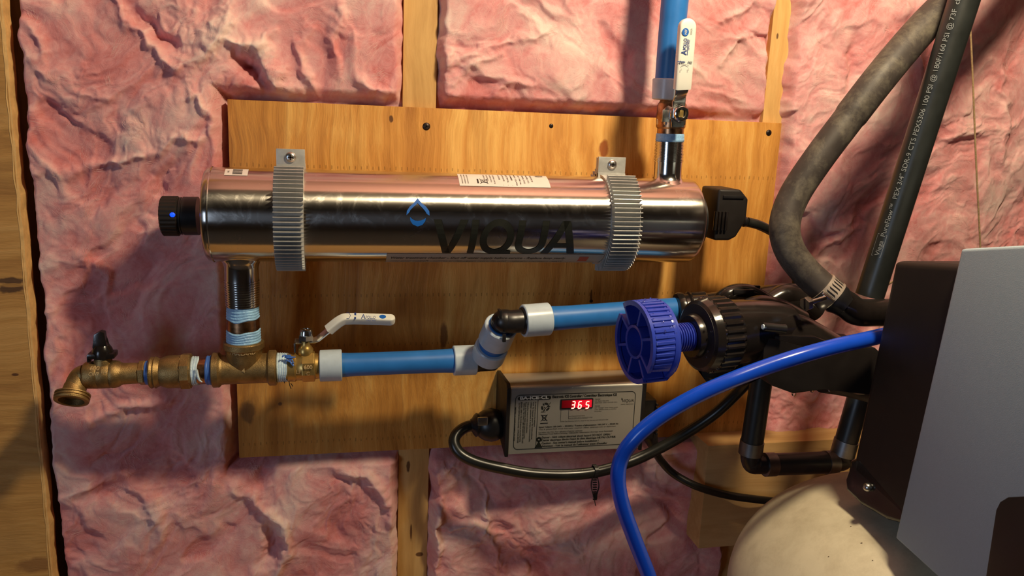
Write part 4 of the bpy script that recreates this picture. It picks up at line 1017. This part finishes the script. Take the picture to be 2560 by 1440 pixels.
T(lbm, 975, 605, 'When Days Remaining reads zero, change the lamp, then press and hold reset to clear', 795, 16, .008)
stroke(lbm, fn, [U(975, 410), U(966, 608)], .00025); stroke(lbm, fn, [U(1100, 410), U(1095, 560), ], .00025)
stroke(lbm, fn, [U(1095, 560), U(1400, 545)], .0002)
T(lbm, 1955, 290, 'VIQUA', 190, 48, .0, shear=.2); T(lbm, 1930, 330, 'www.viqua.com', 215, 16, .01)
poly(lbm, fn, [U(1940, 245), U(1950, 215), U(1962, 245), U(1951, 256)])
# vertical notices
for i, (cx, top, bot, s) in enumerate(((260, 370, 905, 'EMITTED UV LIGHT IS HARMFUL TO EYES'), (310, 300, 935, 'DO NOT EXPOSE SKIN OR EYES - UNPLUG BEFORE'), (345, 285, 920, 'SERVICING - REFER TO THE OWNER MANUAL FOR INSTRUCTIONS'), (385, 300, 945, 'USING ONLY THE CORRECT LAMP AND SLEEVE FOR THIS UNIT'),
      (415, 290, 870, 'Risque de blessures graves aux yeux et à la peau'), (450, 290, 780, 'Débrancher toujours avant tout entretien'), (500, 285, 920, 'Utiliser seulement la lampe recommandée'), (535, 280, 880, 'Voir le manuel pour les instructions'), (570, 280, 680, 'de remplacement et de nettoyage'))):
    u, v0 = U(cx-(0 if i else 15), top); _, v1 = U(cx, bot); tx(lbm, fn, u-.0006, v0, s, .0015, v0-v1, .02, rot=-PI/2)
# recycle mark: three bent arrows and a tick
cx, cy = U(727, 365); R_ = .0040
for k in range(3):
    a0 = PI/2+2*PI*k/3
    pts = [(cx+R_*math.cos(a0+t), cy+R_*math.sin(a0+t)) for t in (-.75, -.35, 0, .3)]
    stroke(lbm, fn, pts, .0021)
    e = pts[-1]; an = a0+.55; poly(lbm, fn, [(cx+R_*1.45*math.cos(an), cy+R_*1.45*math.sin(an)), (cx+R_*.5*math.cos(an), cy+R_*.5*math.sin(an)), (cx+R_*math.cos(an+.42), cy+R_*math.sin(an+.42))])
stroke(lbm, fn, [(cx-.0018, cy+.0004), (cx, cy-.0018), (cx+.0058, cy+.005)], .0006)
T(lbm, 655, 452, 'RBRC', 80, 14, .03)
bx_, by_ = U(707, 540); bin_sign(lbm, fn, bx_, by_, .0075, False); 
a, b_ = U(642, 633), U(768, 618); quad(lbm, fn, a[0], a[1], b_[0], b_[1])
cx, cy = U(622, 885); stroke(lbm, fn, [(cx+.0022*math.cos(2*PI*k/20), cy+.0022*math.sin(2*PI*k/20)) for k in range(21)], .002)
cx, cy = U(615, 990); poly(lbm, fn, [(cx-.0045, cy-.002), (cx+.0045, cy-.002), (cx, cy+.006)])
lbo = lbm.build('label_print', M_TEXTK, ct)
w = MB(); T(w, 318, 247, 'BA-ICE-CL', 475, 50, .035, f=FN(.0006)); w.build('plaque_lettering', M_TEXTS, ct)
# display window
a, b_ = U(962, 415), U(1484, 236)
MB().prism([(u, YF+.001, v_) for u, v_ in rr_pts(a[0]-.0004, a[1]+.001, b_[0]+.0004, b_[1]+.001, .0012)], (0, -.002, 0)).build('display_bezel', M_BLK, ct)
MB().box(((a[0]+b_[0])/2, YF-.0012, (a[1]+b_[1])/2+.001), X_*((b_[0]-a[0])/2-.0012), Y_*.0003, Z_*((b_[1]-a[1])/2-.0015), .0001).build('display_window', M_DISP, ct)
dg = MB()
SEG = {'3': 'abgcd', '6': 'afgedc', '5': 'afgcd'}
def digit(ch, cx, cy, w_, h_):
    sl = .12; f = lambda u, v_: Vector((cx+u+v_*sl, YF-.0018, cy+v_)); tk = w_*.34
    S = {'a': ((-1, 1), (1, 1)), 'g': ((-1, 0), (1, 0)), 'd': ((-1, -1), (1, -1)), 'f': ((-1, 1), (-1, 0)), 'b': ((1, 1), (1, 0)), 'e': ((-1, 0), (-1, -1)), 'c': ((1, 0), (1, -1))}
    for s_ in SEG[ch]:
        (a1, b1), (a2, b2) = S[s_]; p1, p2 = Vector((a1*w_/2, b1*h_/2)), Vector((a2*w_/2, b2*h_/2)); d = (p2-p1).normalized()*tk*.35
        stroke(dg, f, [tuple(p1+d*.6), tuple(p2-d*.6)], tk)
for ch, cx in (('3', 1165), ('6', 1272), ('5', 1392)):
    u, v_ = U(cx, 325); digit(ch, u, v_, .0034, .0078)
dg.build('red_digits', M_LEDR, ct)
# left gland with its cord
GLA = Axis((1268, 1062), (1185, 1062), -.032)
gpl = GLA.at(1250)
def glf(b_): GLA.lathe(b_, [(1262, 26), (1245, 38), (1228, 42), (1210, 38), (1200, 32), (1196, 28), (1190, 30), (1184, 24), (1180, 17), (1176, 14)], 32)
part(ct, 'cable_gland', M_BLK, glf, 30)
gz0 = P(1207, 1054, -.032-.017); MB().box(gz0+Vector((0, .001, 0)), X_*mm(13, gz0), Y_*.0015, Z_*mm(11, gz0), .0012).build('metal_gland_nut', M_ZINC, ct)
# right-hand plug
plug = thing('power_plug', P(1620, 1030, -.03), 'black plug pushed into the right end of the silver controller', 'plug')
q0 = P(1606, 1010, -.040); q1 = P(1640, 1100, -.040)
MB().box(((x1c+.005)+.009, -.034, (P(1625, 1000, -.034).z+P(1625, 1075, -.034).z)/2), X_*.0092, Y_*.015, Z_*((P(1625, 993, -.034).z-P(1625, 1090, -.034).z)/2), .003).build('plug_body', M_BLKM, plug)
b_ = MB(); tb = Axis((1622, 1080), (1640, 1135), -.034)
tb.lathe(b_, [(1075, 20), (1090, 19), (1110, 14), (1128, 9), (1136, 8)], 20); b_.build('strain_relief', M_BLK, plug)
b_ = MB()
for i in range(9): b_.box(P(1641-i*.3, 1010+i*9, -.05), X_*.0012, Y_*.004, Z_*.0012, .0004)
b_.build('grip_ridges', M_BLK, plug)

# cords
def cord(name, pts, r, mat, label, cat='cord', n=10, seg=20, group=None, parent=None):
    q = [P(x, y, Y) for x, y, Y in pts]; path = spline(q, n)
    b_ = MB().tube(path, (lambda t: r) if not callable(r) else r, seg); o = b_.build(name, mat, parent)
    if not parent: tag(o, label, cat, group)
    return o, path
rc = mm(14, P(1400, 1190, -.06))
cord('power_cable', [(1186, 1062, -.032), (1160, 1070, -.034), (1140, 1088, -.040), (1136, 1110, -.046), (1152, 1135, -.052), (1190, 1155, -.058), (1250, 1170, -.064), (1330, 1184, -.07), (1420, 1187, -.075), (1500, 1178, -.075), (1580, 1153, -.07), (1650, 1120, -.07), (1720, 1080, -.075), (1790, 1032, -.085), (1850, 975, -.10), (1890, 930, -.12), (1920, 890, -.13)], rc, M_CORD, 'thick black cord looping from the controller gland and under the box to the right')
cord('power_cable', [(1638, 1130, -.034), (1655, 1155, -.03), (1685, 1185, -.034), (1740, 1215, -.046), (1810, 1236, -.05), (1880, 1247, -.055), (1960, 1255, -.05), (2100, 1262, -.05)], mm(10, P(1700, 1190, -.04)), M_CORD, 'thin black cord hanging from the plug and passing behind the cream tank')
cord('lamp_cable', [(1868, 555, YC-.004), (1895, 562, YC-.004), (1925, 576, YC), (1965, 600, -.06), (1990, 650, -.05), (1990, 740, -.05), (1985, 790, -.06)], mm(12, P(1890, 560, YC)), M_CORD, 'short black lamp cord from the steel cylinder connector to behind the grey hose')
# cable tie
ctie = thing('cable_tie', P(1487, 1175, -.076), 'black cable tie dangling from the thick black cord', 'cable tie')
b_ = MB(); cy_ = P(1487, 1179, -.075); 
ring = [cy_+Vector((.0006*math.sin(k), math.cos(2*PI*k/20)*(rc+.0012), math.sin(2*PI*k/20)*(rc+.0012))) for k in range(21)]
for a, c in zip(ring[:-1], ring[1:]): b_.box((a+c)/2, X_*.0022, (c-a)*.55, (((a+c)/2-cy_).normalized())*.0006)
b_.build('loop', M_BLK, ctie)
b_ = MB(); pts = [P(1481, 1195, -.083), P(1478, 1215, -.083), P(1483, 1240, -.083), P(1489, 1264, -.083)]; pts2 = [P(1494, 1195, -.083), P(1497, 1215, -.083), P(1492, 1235, -.083), P(1489, 1250, -.083)]
for pp in (pts, pts2):
    sp = spline(pp, 6); 
    for a, c in zip(sp[:-1], sp[1:]): b_.box((a+c)/2, X_*.0004, (c-a)*.55, Y_*.0012)
for i in range(9):
    y = 1200+6*i; b_.box(P(1487, y, -.083), X_*.0022, Y_*.0010, Z_*.0004)
b_.box(P(1488, 1240, -.083), X_*.002, Y_*.002, Z_*.003, .0005)
b_.build('tail', M_BLK, ctie)

# ------------------------------------------------------------------ bypass valve and knob
YK = -.225
KC = P(1585, 855, YK); ka = Vector((-math.cos(math.radians(8)), -math.sin(math.radians(8)), -.03)).normalized()   # outward
kd, ku, kw = basis(ka, Z_); kw = kd.cross(ku)
KR = mm(101, KC)
kn_ = thing('valve_knob', KC, 'royal blue ribbed bypass knob with open spokes and threaded stem', 'knob')
KD = mm(66, KC)*1.12
cut = ku*math.cos(math.radians(46))+kw*math.sin(math.radians(46))
def hoff(a): return cut*(-KR*.045 if math.radians(50) < a < math.radians(220) else KR*.045)
def kp(r, a, s_): return KC-kd*s_+(ku*math.cos(a)+kw*math.sin(a))*r+(hoff(a) if s_ < KD*.9 else Vector((0, 0, 0)))
def arc_wall(b_, r0, r1, a0, a1, s0, s1, n=40):
    rs = []
    for i in range(n+1):
        a = a0+(a1-a0)*i/n; rs.append([kp(r0, a, s0), kp(r1, a, s0), kp(r1, a, s1), kp(r0, a, s1)])
    b_.rings(rs, True)
def radial(b_, a, r0, r1, th, s0, s1):
    e = (ku*math.cos(a)+kw*math.sin(a)); f_ = kd.cross(e); c = KC-kd*((s0+s1)/2)+e*((r0+r1)/2)+hoff(a+.001); b_.box(c, e*((r1-r0)/2), f_*th/2, kd*((s1-s0)/2), .0004, 1)
# halves are set a little apart along the cut
g0 = math.radians(20); 
halves = ((math.radians(55), math.radians(214)), (math.radians(233), math.radians(396)))
b_ = MB(); nseg = 60
MB_back = MB(); MB_back.lathe(KC-kd*KD, kd, [(0, KR*.3), (0, KR*.985), (.002, KR), (.005, KR*.98), (.006, KR*.3)], 72, False)
MB_back.lathe(KC-kd*(KD-.006), kd, [(0, KR*.95), (.0005, .001)], 72, False)
MB_back.build('back_disc', M_KNOB, kn_)
rim = MB()
for a0, a1 in halves:
    arc_wall(rim, KR*.90, KR*.965, a0, a1, 0, KD)
    n = 19
    for i in range(n):
        a = a0+(a1-a0)*(i+.5)/n; e = ku*math.cos(a)+kw*math.sin(a); f_ = kd.cross(e)
        rim.box(KC-kd*(KD*.53)+hoff(a)+e*(KR*.972), e*(KR*.028), f_*(KR*.042), kd*(KD*.42), .0004, 1)
rim.build('ribbed_rim', M_KNOB, kn_, 30)
lip = MB()
for a0, a1 in halves:
    arc_wall(lip, KR*.88, KR, a0, a1, -.0008, .0022)
    arc_wall(lip, KR*.88, KR, a0, a1, KD-.003, KD)
lip.build('rim_edge', M_KNOB, kn_, 30)
for a0, a1 in halves:
    n = 3
    for i in range(n+1):
        o_ = MB(); radial(o_, a0+(a1-a0)*i/n, KR*.42, KR*.93, KR*.075, 0, KD*.75); o_.build('spoke', M_KNOB, kn_)
hb = MB(); hb.lathe(KC-kd*(KD*.8), kd, [(0, KR*.36), (0, KR*.43), (KD*.8, KR*.43), (KD*.8+.0005, KR*.42), (KD*.8, KR*.36), (KD*.15, KR*.35), (KD*.12, .0001)], 40, False); hb.build('hub', M_KNOB, kn_)
# threaded stem
NAX0 = KC-kd*KD
st = MB(); pr = []; n = 14; L_ = mm(98, KC); rS = mm(37, KC)
for i in range(n):
    for q, dd in ((0, 0), (.35, 0), (.5, .0016), (.85, .0016)): pr.append((L_*(i+q)/n, rS-dd))
pr.append((L_, rS)); st.lathe(NAX0+kd*.0, -kd, pr, 48); st.build('threaded_stem', M_KNOB, kn_, 25)

bpv = thing('bypass_valve', P(1850, 870, -.2), 'wet black plastic bypass valve body with ribbed nuts beside the blue knob', 'valve')
e0 = NAX0-kd*(L_-.002)
def off(s_): return e0-kd*s_
k_ = mm(1, off(.02))*1.0
u_ = lambda px: px*k_
part(bpv, 'inner_sleeve', M_BLKW, lambda b_: b_.lathe(e0, -kd, [(-.002, u_(38)), (-.002, u_(52)), (.002, u_(56)), (.012, u_(56)), (.013, u_(60)), (.018, u_(60)), (.02, u_(50))], 48))
# ribbed nut as a thing's part
nut = MB(); rs = []; n = 30
for s_, r_ in ((.005, 78), (.007, 88), (.014, 92), (.0155, 95), (.0155, 96), (.033, 96), (.036, 90)):
    ring = []
    for j in range(n*4):
        a = 2*PI*j/(n*4); q = u_(r_)-(u_(5) if (j % 4) in (2, 3) and .015 < s_ < .035 else 0); ring.append(off(s_)+(ku*math.cos(a)+kw*math.sin(a))*q)
    rs.append(ring)
nut.rings(rs); nut.build('ribbed_nut', M_BLKW, bpv, 25)
part(bpv, 'nut_bore', M_BLKM, lambda b_: b_.lathe(off(.004), -kd, [(.0, u_(52)), (.001, u_(80)), (.006, u_(82))], 48, False))
# front body drum and the tapered neck to the head
X0 = P(2185, 900, -.28).x
YB1 = -.205
body_c = P(1850, 880, YB1)
def bodyf(b_):
    b_.lathe(off(.030), -kd, [(0, u_(86)), (.01, u_(84)), (.03, u_(80)), (.06, u_(70)), (.075, u_(60))], 48)
    a = P(1905, 850, YB1); c = P(2200, 905, YB1+.03)
    b_.tube(spline([a, P(1980, 850, YB1), P(2080, 900, YB1+.01), P(2210, 960, YB1+.03)], 8), lambda t: mm(72, a)*(1-.15*t), 36)
part(bpv, 'front_body', M_BLKW, bodyf, 45)
part(bpv, 'lower_bulge', M_BLKW, lambda b_: b_.loft([(P(1770, 890, YB1+.02), X_*.012, Z_*.020), (P(1800, 900, YB1+.02), X_*.02, Z_*.026), (P(1850, 915, YB1+.03), X_*.02, Z_*.022), (P(1900, 915, YB1+.03), X_*.014, Z_*.012)], 30, 2.2), 50)
# flat web plate below
pl = [P(x, y, YB1-.032) for x, y in ((1912, 842), (1945, 850), (2040, 880), (2120, 862), (2190, 870), (2225, 905), (2225, 990), (2160, 985), (2060, 968), (1985, 985), (1930, 965), (1905, 930))]
part(bpv, 'web_plate', M_BLKM, lambda b_: b_.prism(pl, (0, .05, 0), .002, 2), 30)
tp_ = [P(x, y, YB1-.030) for x, y in ((1915, 838), (2040, 842), (2110, 870), (2060, 902), (2000, 890))]
part(bpv, 'triangular_gusset', M_BLKW, lambda b_: b_.prism([q+Vector((0, 0, 0)) for q in tp_], (0, .03, 0), .0015, 2), 30)
g = Axis((1908, 817), (1960, 822), YB1-.036)
part(bpv, 'small_nozzle', M_BLK, lambda b_: g.lathe(b_, [(1908, 9), (1910, 11), (1950, 11), (1962, 12)], 24))
part(bpv, 'nozzle_bore', M_DOPEW, lambda b_: g.lathe(b_, [(1906, 6), (1909, 7.5)], 20))
# rear port with its nut, where the blue pipe ends
RR = Axis((1695, 775), (1900, 757), -.10, -.11)
rp_ = MB()
RR.lathe(rp_, [(1690, 33), (1692, 41), (1698, 44), (1706, 44), (1710, 40), (1718, 40), (1722, 44), (1726, 43)], 40); rp_.build('pipe_socket', M_BLKW, bpv)
nb_ = MB(); ribbed(nb_, RR, 1722, 1765, 42, 12, 2, ch=3); nb_.build('rear_nut', M_BLKW, bpv, 25)
part(bpv, 'rear_body', M_BLKW, lambda b_: RR.lathe(b_, [(1760, 36), (1790, 37), (1870, 38), (1900, 42), (1960, 44), (2010, 40)], 40))
# handle-like curls on the rear body's top
def curl(b_):
    b_.tube(spline([P(1790, 765, -.13), P(1812, 742, -.14), P(1840, 730, -.14), P(1875, 732, -.14), P(1905, 748, -.14), P(1935, 768, -.14)], 8), lambda t: .0085, 20)
    b_.tube(spline([P(1845, 800, -.16), P(1870, 775, -.16), P(1900, 765, -.16), P(1950, 775, -.16), P(2000, 800, -.15)], 8), lambda t: .011, 20)
    b_.tube(spline([P(1900, 775, -.12), P(1935, 750, -.12), P(1965, 738, -.12), P(2000, 748, -.12), P(2040, 780, -.12)], 8), lambda t: .012, 20)
part(bpv, 'rear_lever', M_BLKW, curl, 60)
part(bpv, 'slot_ridge', M_BLK, lambda b_: (b_.box(P(1858, 729, -.149), X_*.011, Y_*.0015, Z_*.0022, .001), b_.box(P(1890, 727, -.14), X_*.003, Y_*.003, Z_*.006, .001)))
part(bpv, 'lower_neck', M_BLKM, lambda b_: b_.tube(spline([P(2060, 930, -.18), P(2120, 940, -.18), P(2200, 960, -.19)], 6), mm(52, P(2100, 940, -.18)), 30))

# wet drops
b_ = MB()
def drops(mb, n, fnp, r0=.0005, r1=.0012):
    for _ in range(n): q = fnp(); mb.ball((q.x, q.y, q.z), random.uniform(r0, r1), 8)
for _ in range(14):
    a = random.uniform(-.9, 1.2); q = kp(KR*1.002, -a, random.uniform(.1, .9)*KD); b_.ball(tuple(q), random.uniform(.0005, .0011), 8)
drops(b_, 12, lambda: off(random.uniform(.0, .04))+(ku*math.cos(0)+kw*0)*0+(ku*math.cos(random.uniform(-1, 1)))*u_(0)+(-Y_*u_(97)*.7+Z_*u_(97)*random.uniform(-.7, .7)))
for px, py in ((1985, 985), (2030, 975), (2075, 972)): q = P(px, py, YB1-.02); b_.ball(tuple(q), .0022, 10, (1, 1, 1.1))
o = b_.build('water_drops', M_DROP, bpv); o['kind'] = 'stuff'

# ------------------------------------------------------------------ blue drain tube
tb_o, tb_path = cord('blue_tube', [(2225, 835, -.258), (2150, 852, -.270), (2080, 868, -.275), (1990, 893, -.275), (1900, 923, -.272), (1810, 958, -.27), (1730, 995, -.265), (1650, 1042, -.26), (1590, 1092, -.255), (1555, 1142, -.25), (1545, 1195, -.25), (1556, 1262, -.25), (1585, 1345, -.25), (1622, 1440, -.25), (1640, 1500, -.25)],
     lambda t: mm(20, P(1900, 923, -.272)) , M_TUBE, 'glossy bright blue flexible tube curving from the softener head down past the controller', 'tube', 10, 28)

# ------------------------------------------------------------------ black pipe loop
YL = -.125
lp = thing('drain_loop', P(1990, 1160, YL), 'u-shaped black plastic pipe loop with grey crimp rings below the bypass valve', 'pipe loop')
LA = Axis((1908, 920), (1872, 1160), YL); LB_ = Axis((1900, 1162), (2105, 1155), YL); LC = Axis((2165, 930), (2105, 1140), YL)
for ax, c0_, c1_ in ((LA, 925, 1122), (LB_, 1915, 2085), (LC, 940, 1110)):
    b_ = MB(); ax.lathe(b_, [(c0_, 27.5), (c1_, 27.5)], 32); b_.build('pipe', M_PPEX, lp)
for ax, c0_, c1_ in ((LA, 1102, 1136), (LB_, 1910, 1937), (LB_, 2062, 2088), (LC, 1100, 1138)):
    b_ = MB(); ax.lathe(b_, [(c0_, 26), (c0_+1, 29.5), (c1_-1, 29.5), (c1_, 26)], 32); b_.build('crimp_ring', M_CRIMP, lp)
b_ = MB(); b_.tube(spline([LA.at(1125), LA.at(1142), P(1880, 1160, YL), LB_.at(1895), LB_.at(1912)], 6), mm(23, LA.at(1150)), 28); b_.ball(tuple(P(1882, 1158, YL)), mm(25, LA.at(1150))); b_.build('elbow', M_BLK, lp)
b_ = MB(); b_.tube(spline([LB_.at(2080), LB_.at(2098), P(2108, 1150, YL), LC.at(1140), LC.at(1125)], 6), mm(23, LB_.at(2100)), 28); b_.build('elbow', M_BLK, lp)

# ------------------------------------------------------------------ grey hose, clamp, barb
YH = -.18
ho, hpath = cord('grey_hose', [(2720, -330, YH+.06), (2580, -200, YH+.045), (2470, -90, YH+.03), (2375, 0, YH+.02), (2290, 88, YH+.01), (2200, 195, YH), (2115, 305, YH), (2040, 405, YH), (1985, 490, YH), (1962, 560, YH-.005), (1972, 620, YH-.01), (2010, 675, YH-.018), (2060, 722, YH-.028), (2083, 740, YH-.032)],
     lambda t: mm(39-2.0*t if t > .45 else 41-4*t*.5, P(2000, 500, YH)), M_HOSE, 'dusty grey flexible hose curving down from the top right to a steel hose clamp', 'hose', 12, 36)
hc = P(2072, 732, YH-.030); hd = (P(2098, 752, YH-.034)-P(2040, 705, YH-.024)).normalized(); hR = mm(39, hc)
hcl = thing('hose_clamp', hc, 'steel worm-drive clamp around the lower end of the grey hose', 'hose clamp')
part(hcl, 'band', M_BAND, lambda b_: b_.lathe(hc-hd*.009, hd, [(0, hR-.0008), (0, hR+.0008), (.015, hR+.0008), (.015, hR-.0008)], 56))
_, hu, hw_ = basis(hd)
slots = MB()
for i in range(26):
    a = 2*PI*i/26; e = hu*math.cos(a)+hw_*math.sin(a); f_ = hd.cross(e); slots.box(hc-hd*.0015+e*(hR+.0008), hd*.0045, f_*.0007+hd*.0008, e*.0002)
slots.build('band_slots', M_BLK, hcl)
sd = (P(2035, 765, YH-.05)-hc); sd = (sd-sd.dot(hd)*hd).normalized(); tg_ = hd.cross(sd).normalized()
sb = hc+sd*(hR+.003)
part(hcl, 'screw_housing', M_CHROME, lambda b_: b_.box(sb-hd*.002, tg_*.008, hd*.007, sd*.0030, .0012))
sa = (P(2007, 762, YH-.05)-P(2045, 750, YH-.045)).normalized(); sp0 = P(2030, 755, YH-.052)
part(hcl, 'worm_screw', M_CHROME, lambda b_: (b_.lathe(sp0, sa, [(0, .0028), (.004, .0028), (.0042, .0062), (.0048, .0066), (.0085, .0066), (.0092, .006)], 6), b_.lathe(sp0-sa*.016, sa, [(0, .0024), (.016, .0024)], 16)), 25)
part(hcl, 'screw_slot', M_SCREW, lambda b_: b_.box(sp0+sa*.0093, basis(sa)[1]*.005, basis(sa)[2]*.0007, sa*.0003))
b_el = thing('barb_elbow', P(2140, 775, YH-.04), 'thick black elbow joining the grey hose end to the softener head', 'pipe elbow')
ep = [P(2090, 746, YH-.032), P(2115, 762, YH-.034), P(2145, 780, YH-.034), P(2190, 782, YH-.03), P(2240, 780, YH-.03), P(2330, 775, YH-.03)]
part(b_el, 'elbow_body', M_BLKW, lambda b_: b_.tube(spline(ep, 8), mm(35, ep[1]), 32), 60)
part(b_el, 'end_collar', M_BLK, lambda b_: b_.lathe(hc+hd*.0065, hd, [(0, hR*.6), (0, hR*.99), (.004, hR*1.0), (.008, hR*.86), (.012, hR*.80)], 44))
# a brown rag-like sediment flake on the body
# straight pipe
YS = -.195
PXA = Axis((2420, -30), (2190, 690), YS-.012, YS)
pp = thing('black_pipe', PXA.at(300), 'straight black printed plastic pipe leaning at the upper right', 'pipe')
part(pp, 'pipe_tube', M_PPEX, lambda b_: PXA.lathe(b_, [(-420, 40), (-60, 37), (0, 37), (300, 35.5), (740, 34)], 40))
pd = PXA.d; rP = PXA.r(300, 36.2)
tocam = (CAM-PXA.at(300)); tocam = (tocam-tocam.dot(pd)*pd).normalized(); lf = pd.cross(tocam).normalized()
if lf.dot(RIGHT) > 0: lf = -lf                                      # lf points to picture left
updir = -pd
pb = MB(); s0 = PXA.s_(640)
def PT(u, v_, R_):                                                  # u runs up the pipe, letter tops towards the left
    r_ = PXA.r(640-0, 34.4)*1.0; q = PXA.A+pd*(s0-u); fr_ = (s0-u)/PXA.s_(640); rad = PXA.r(0, 37)*(1-fr_)+PXA.r(640, 34.3)*fr_+.0003
    an = .22+v_/rad; return q+(tocam*math.cos(an)+lf*math.sin(an))*rad
tot = s0-PXA.s_(-20)
put_text(pb, 'Viega  PureFlow™  PEX 3/4" SDR-9 CTS PEX5306 100 PSI @ 180F/160 PSI @ 73F  cNSF', lambda u, v_: PT(u, v_, 0), .0044, tot, .0, cuts=2)
pr = [(-.001, -.0015), (.0205, -.0015), (.0205, .0075), (-.001, .0075), (-.001, -.0015)]
stroke(pb, lambda u, v_: PT(u, v_, 0), pr, .0003)
pb.build('printed_lettering', M_TEXTG, pp)

# twine and its thin wire
cord('twine', [(2404, -300, -.14), (2418, -20, -.14), (2425, 60, -.14), (2432, 200, -.14), (2440, 400, -.14), (2448, 560, -.14), (2452, 640, -.14)], .0009, M_TWINE, 'thin brown twine hanging beside the straight black pipe', 'string', 10, 8)
cord('thin_wire', [(2172, 738, -.17), (2200, 722, -.18), (2240, 700, -.19)], .0010, M_TWINE, 'thin brown strand slanting behind the black softener head', 'wire', 6, 8)

# ------------------------------------------------------------------ softener head and tank
hd_ = thing('softener_control', P(2300, 1000, -.25), 'large black and grey control head of the water softener at the right', 'control head')
H = lambda px, py, dx=0: PXP(px, py, X0+dx)
q = [H(2236, 652), H(2395, 655), H(2250, 1300), H(2128, 1180)]
XO = Vector((.16, 0, 0))
mbk = MB().hull8([q[0], q[1]+Vector((0, -.01, 0)), q[2]+Vector((0, -.012, 0)), q[3]]+[p_+XO for p_ in (q[0], q[1]+Vector((0, -.01, 0)), q[2]+Vector((0, -.012, 0)), q[3])], .006, 4)
mbk.build('black_rear_housing', M_BLKM, hd_, 40)
# grey cover: its side faces left
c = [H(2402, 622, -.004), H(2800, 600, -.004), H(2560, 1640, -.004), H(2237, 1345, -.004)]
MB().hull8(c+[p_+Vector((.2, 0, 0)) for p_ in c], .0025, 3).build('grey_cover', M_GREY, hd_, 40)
# thin near-black sheet laid on the cover's lower corner
wp = [H(x, y, -.0048) for x, y in ((2490, 1275), (2500, 1255), (2520, 1243), (2700, 1235), (2700, 1600), (2440, 1600))]
MB().prism(wp, (.003, 0, 0), .0006, 2).build('dark_corner_sheet', M_DARKSHEET, hd_, 30)
# bracket under the head
bk = [H(x, y, .0) for x, y in ((2124, 1150), (2150, 1140), (2262, 1270), (2262, 1312), (2215, 1300), (2150, 1262), (2112, 1225), (2116, 1200))]
MB().prism(bk, (.1, 0, 0), .004, 3).build('mounting_collar', M_BLKW, hd_, 40)
MB().ball(tuple(H(2169, 1218, -.002)), .004, 12).build('collar_bolt', M_ZINC, hd_)
# tank
TX, TY, Rt, tk_top, th_ = .5307, -.2667, .161, 1.1228, .1244
tk = thing('softener_tank', Vector((TX, TY, 0)), 'cream coloured resin tank with domed shoulder at the lower right', 'tank')
pr = []
for i in range(28):
    a = PI/2*i/27; pr.append((tk_top-th_+th_*math.cos(a), Rt*math.sin(a)))
pr = [(pr[3][0], .0005)]+pr[3:]+[(tk_top-th_-.01, Rt), (tk_top-th_-.012, Rt+.0012), (tk_top-th_-.03, Rt+.0012), (.05, Rt+.001), (0, Rt-.01)]
MB().lathe((TX, TY, 0), Z_, [(z, r_) for z, r_ in pr], 96).build('tank_shell', M_TANK, tk, 60)
# flecks of dirt on the shoulder
b_ = MB()
for an, az in ((.62, 3.6), (.7, 3.75), (.5, 3.9), (.8, 3.45), (.75, 4.1), (.9, 3.7), (.66, 4.3), (.85, 4.0), (.55, 3.4), (1.0, 3.9), (.78, 3.9)):
    b_.ball((TX+Rt*math.sin(an)*math.cos(az), TY+Rt*math.sin(an)*math.sin(az), tk_top-th_+th_*math.cos(an)), random.uniform(.0003, .0007), 8, (1.6, 1, .6))
o = b_.build('dirt_flecks', plain('brown_dirt', (.10, .06, .03), .8), tk); o['kind'] = 'stuff'
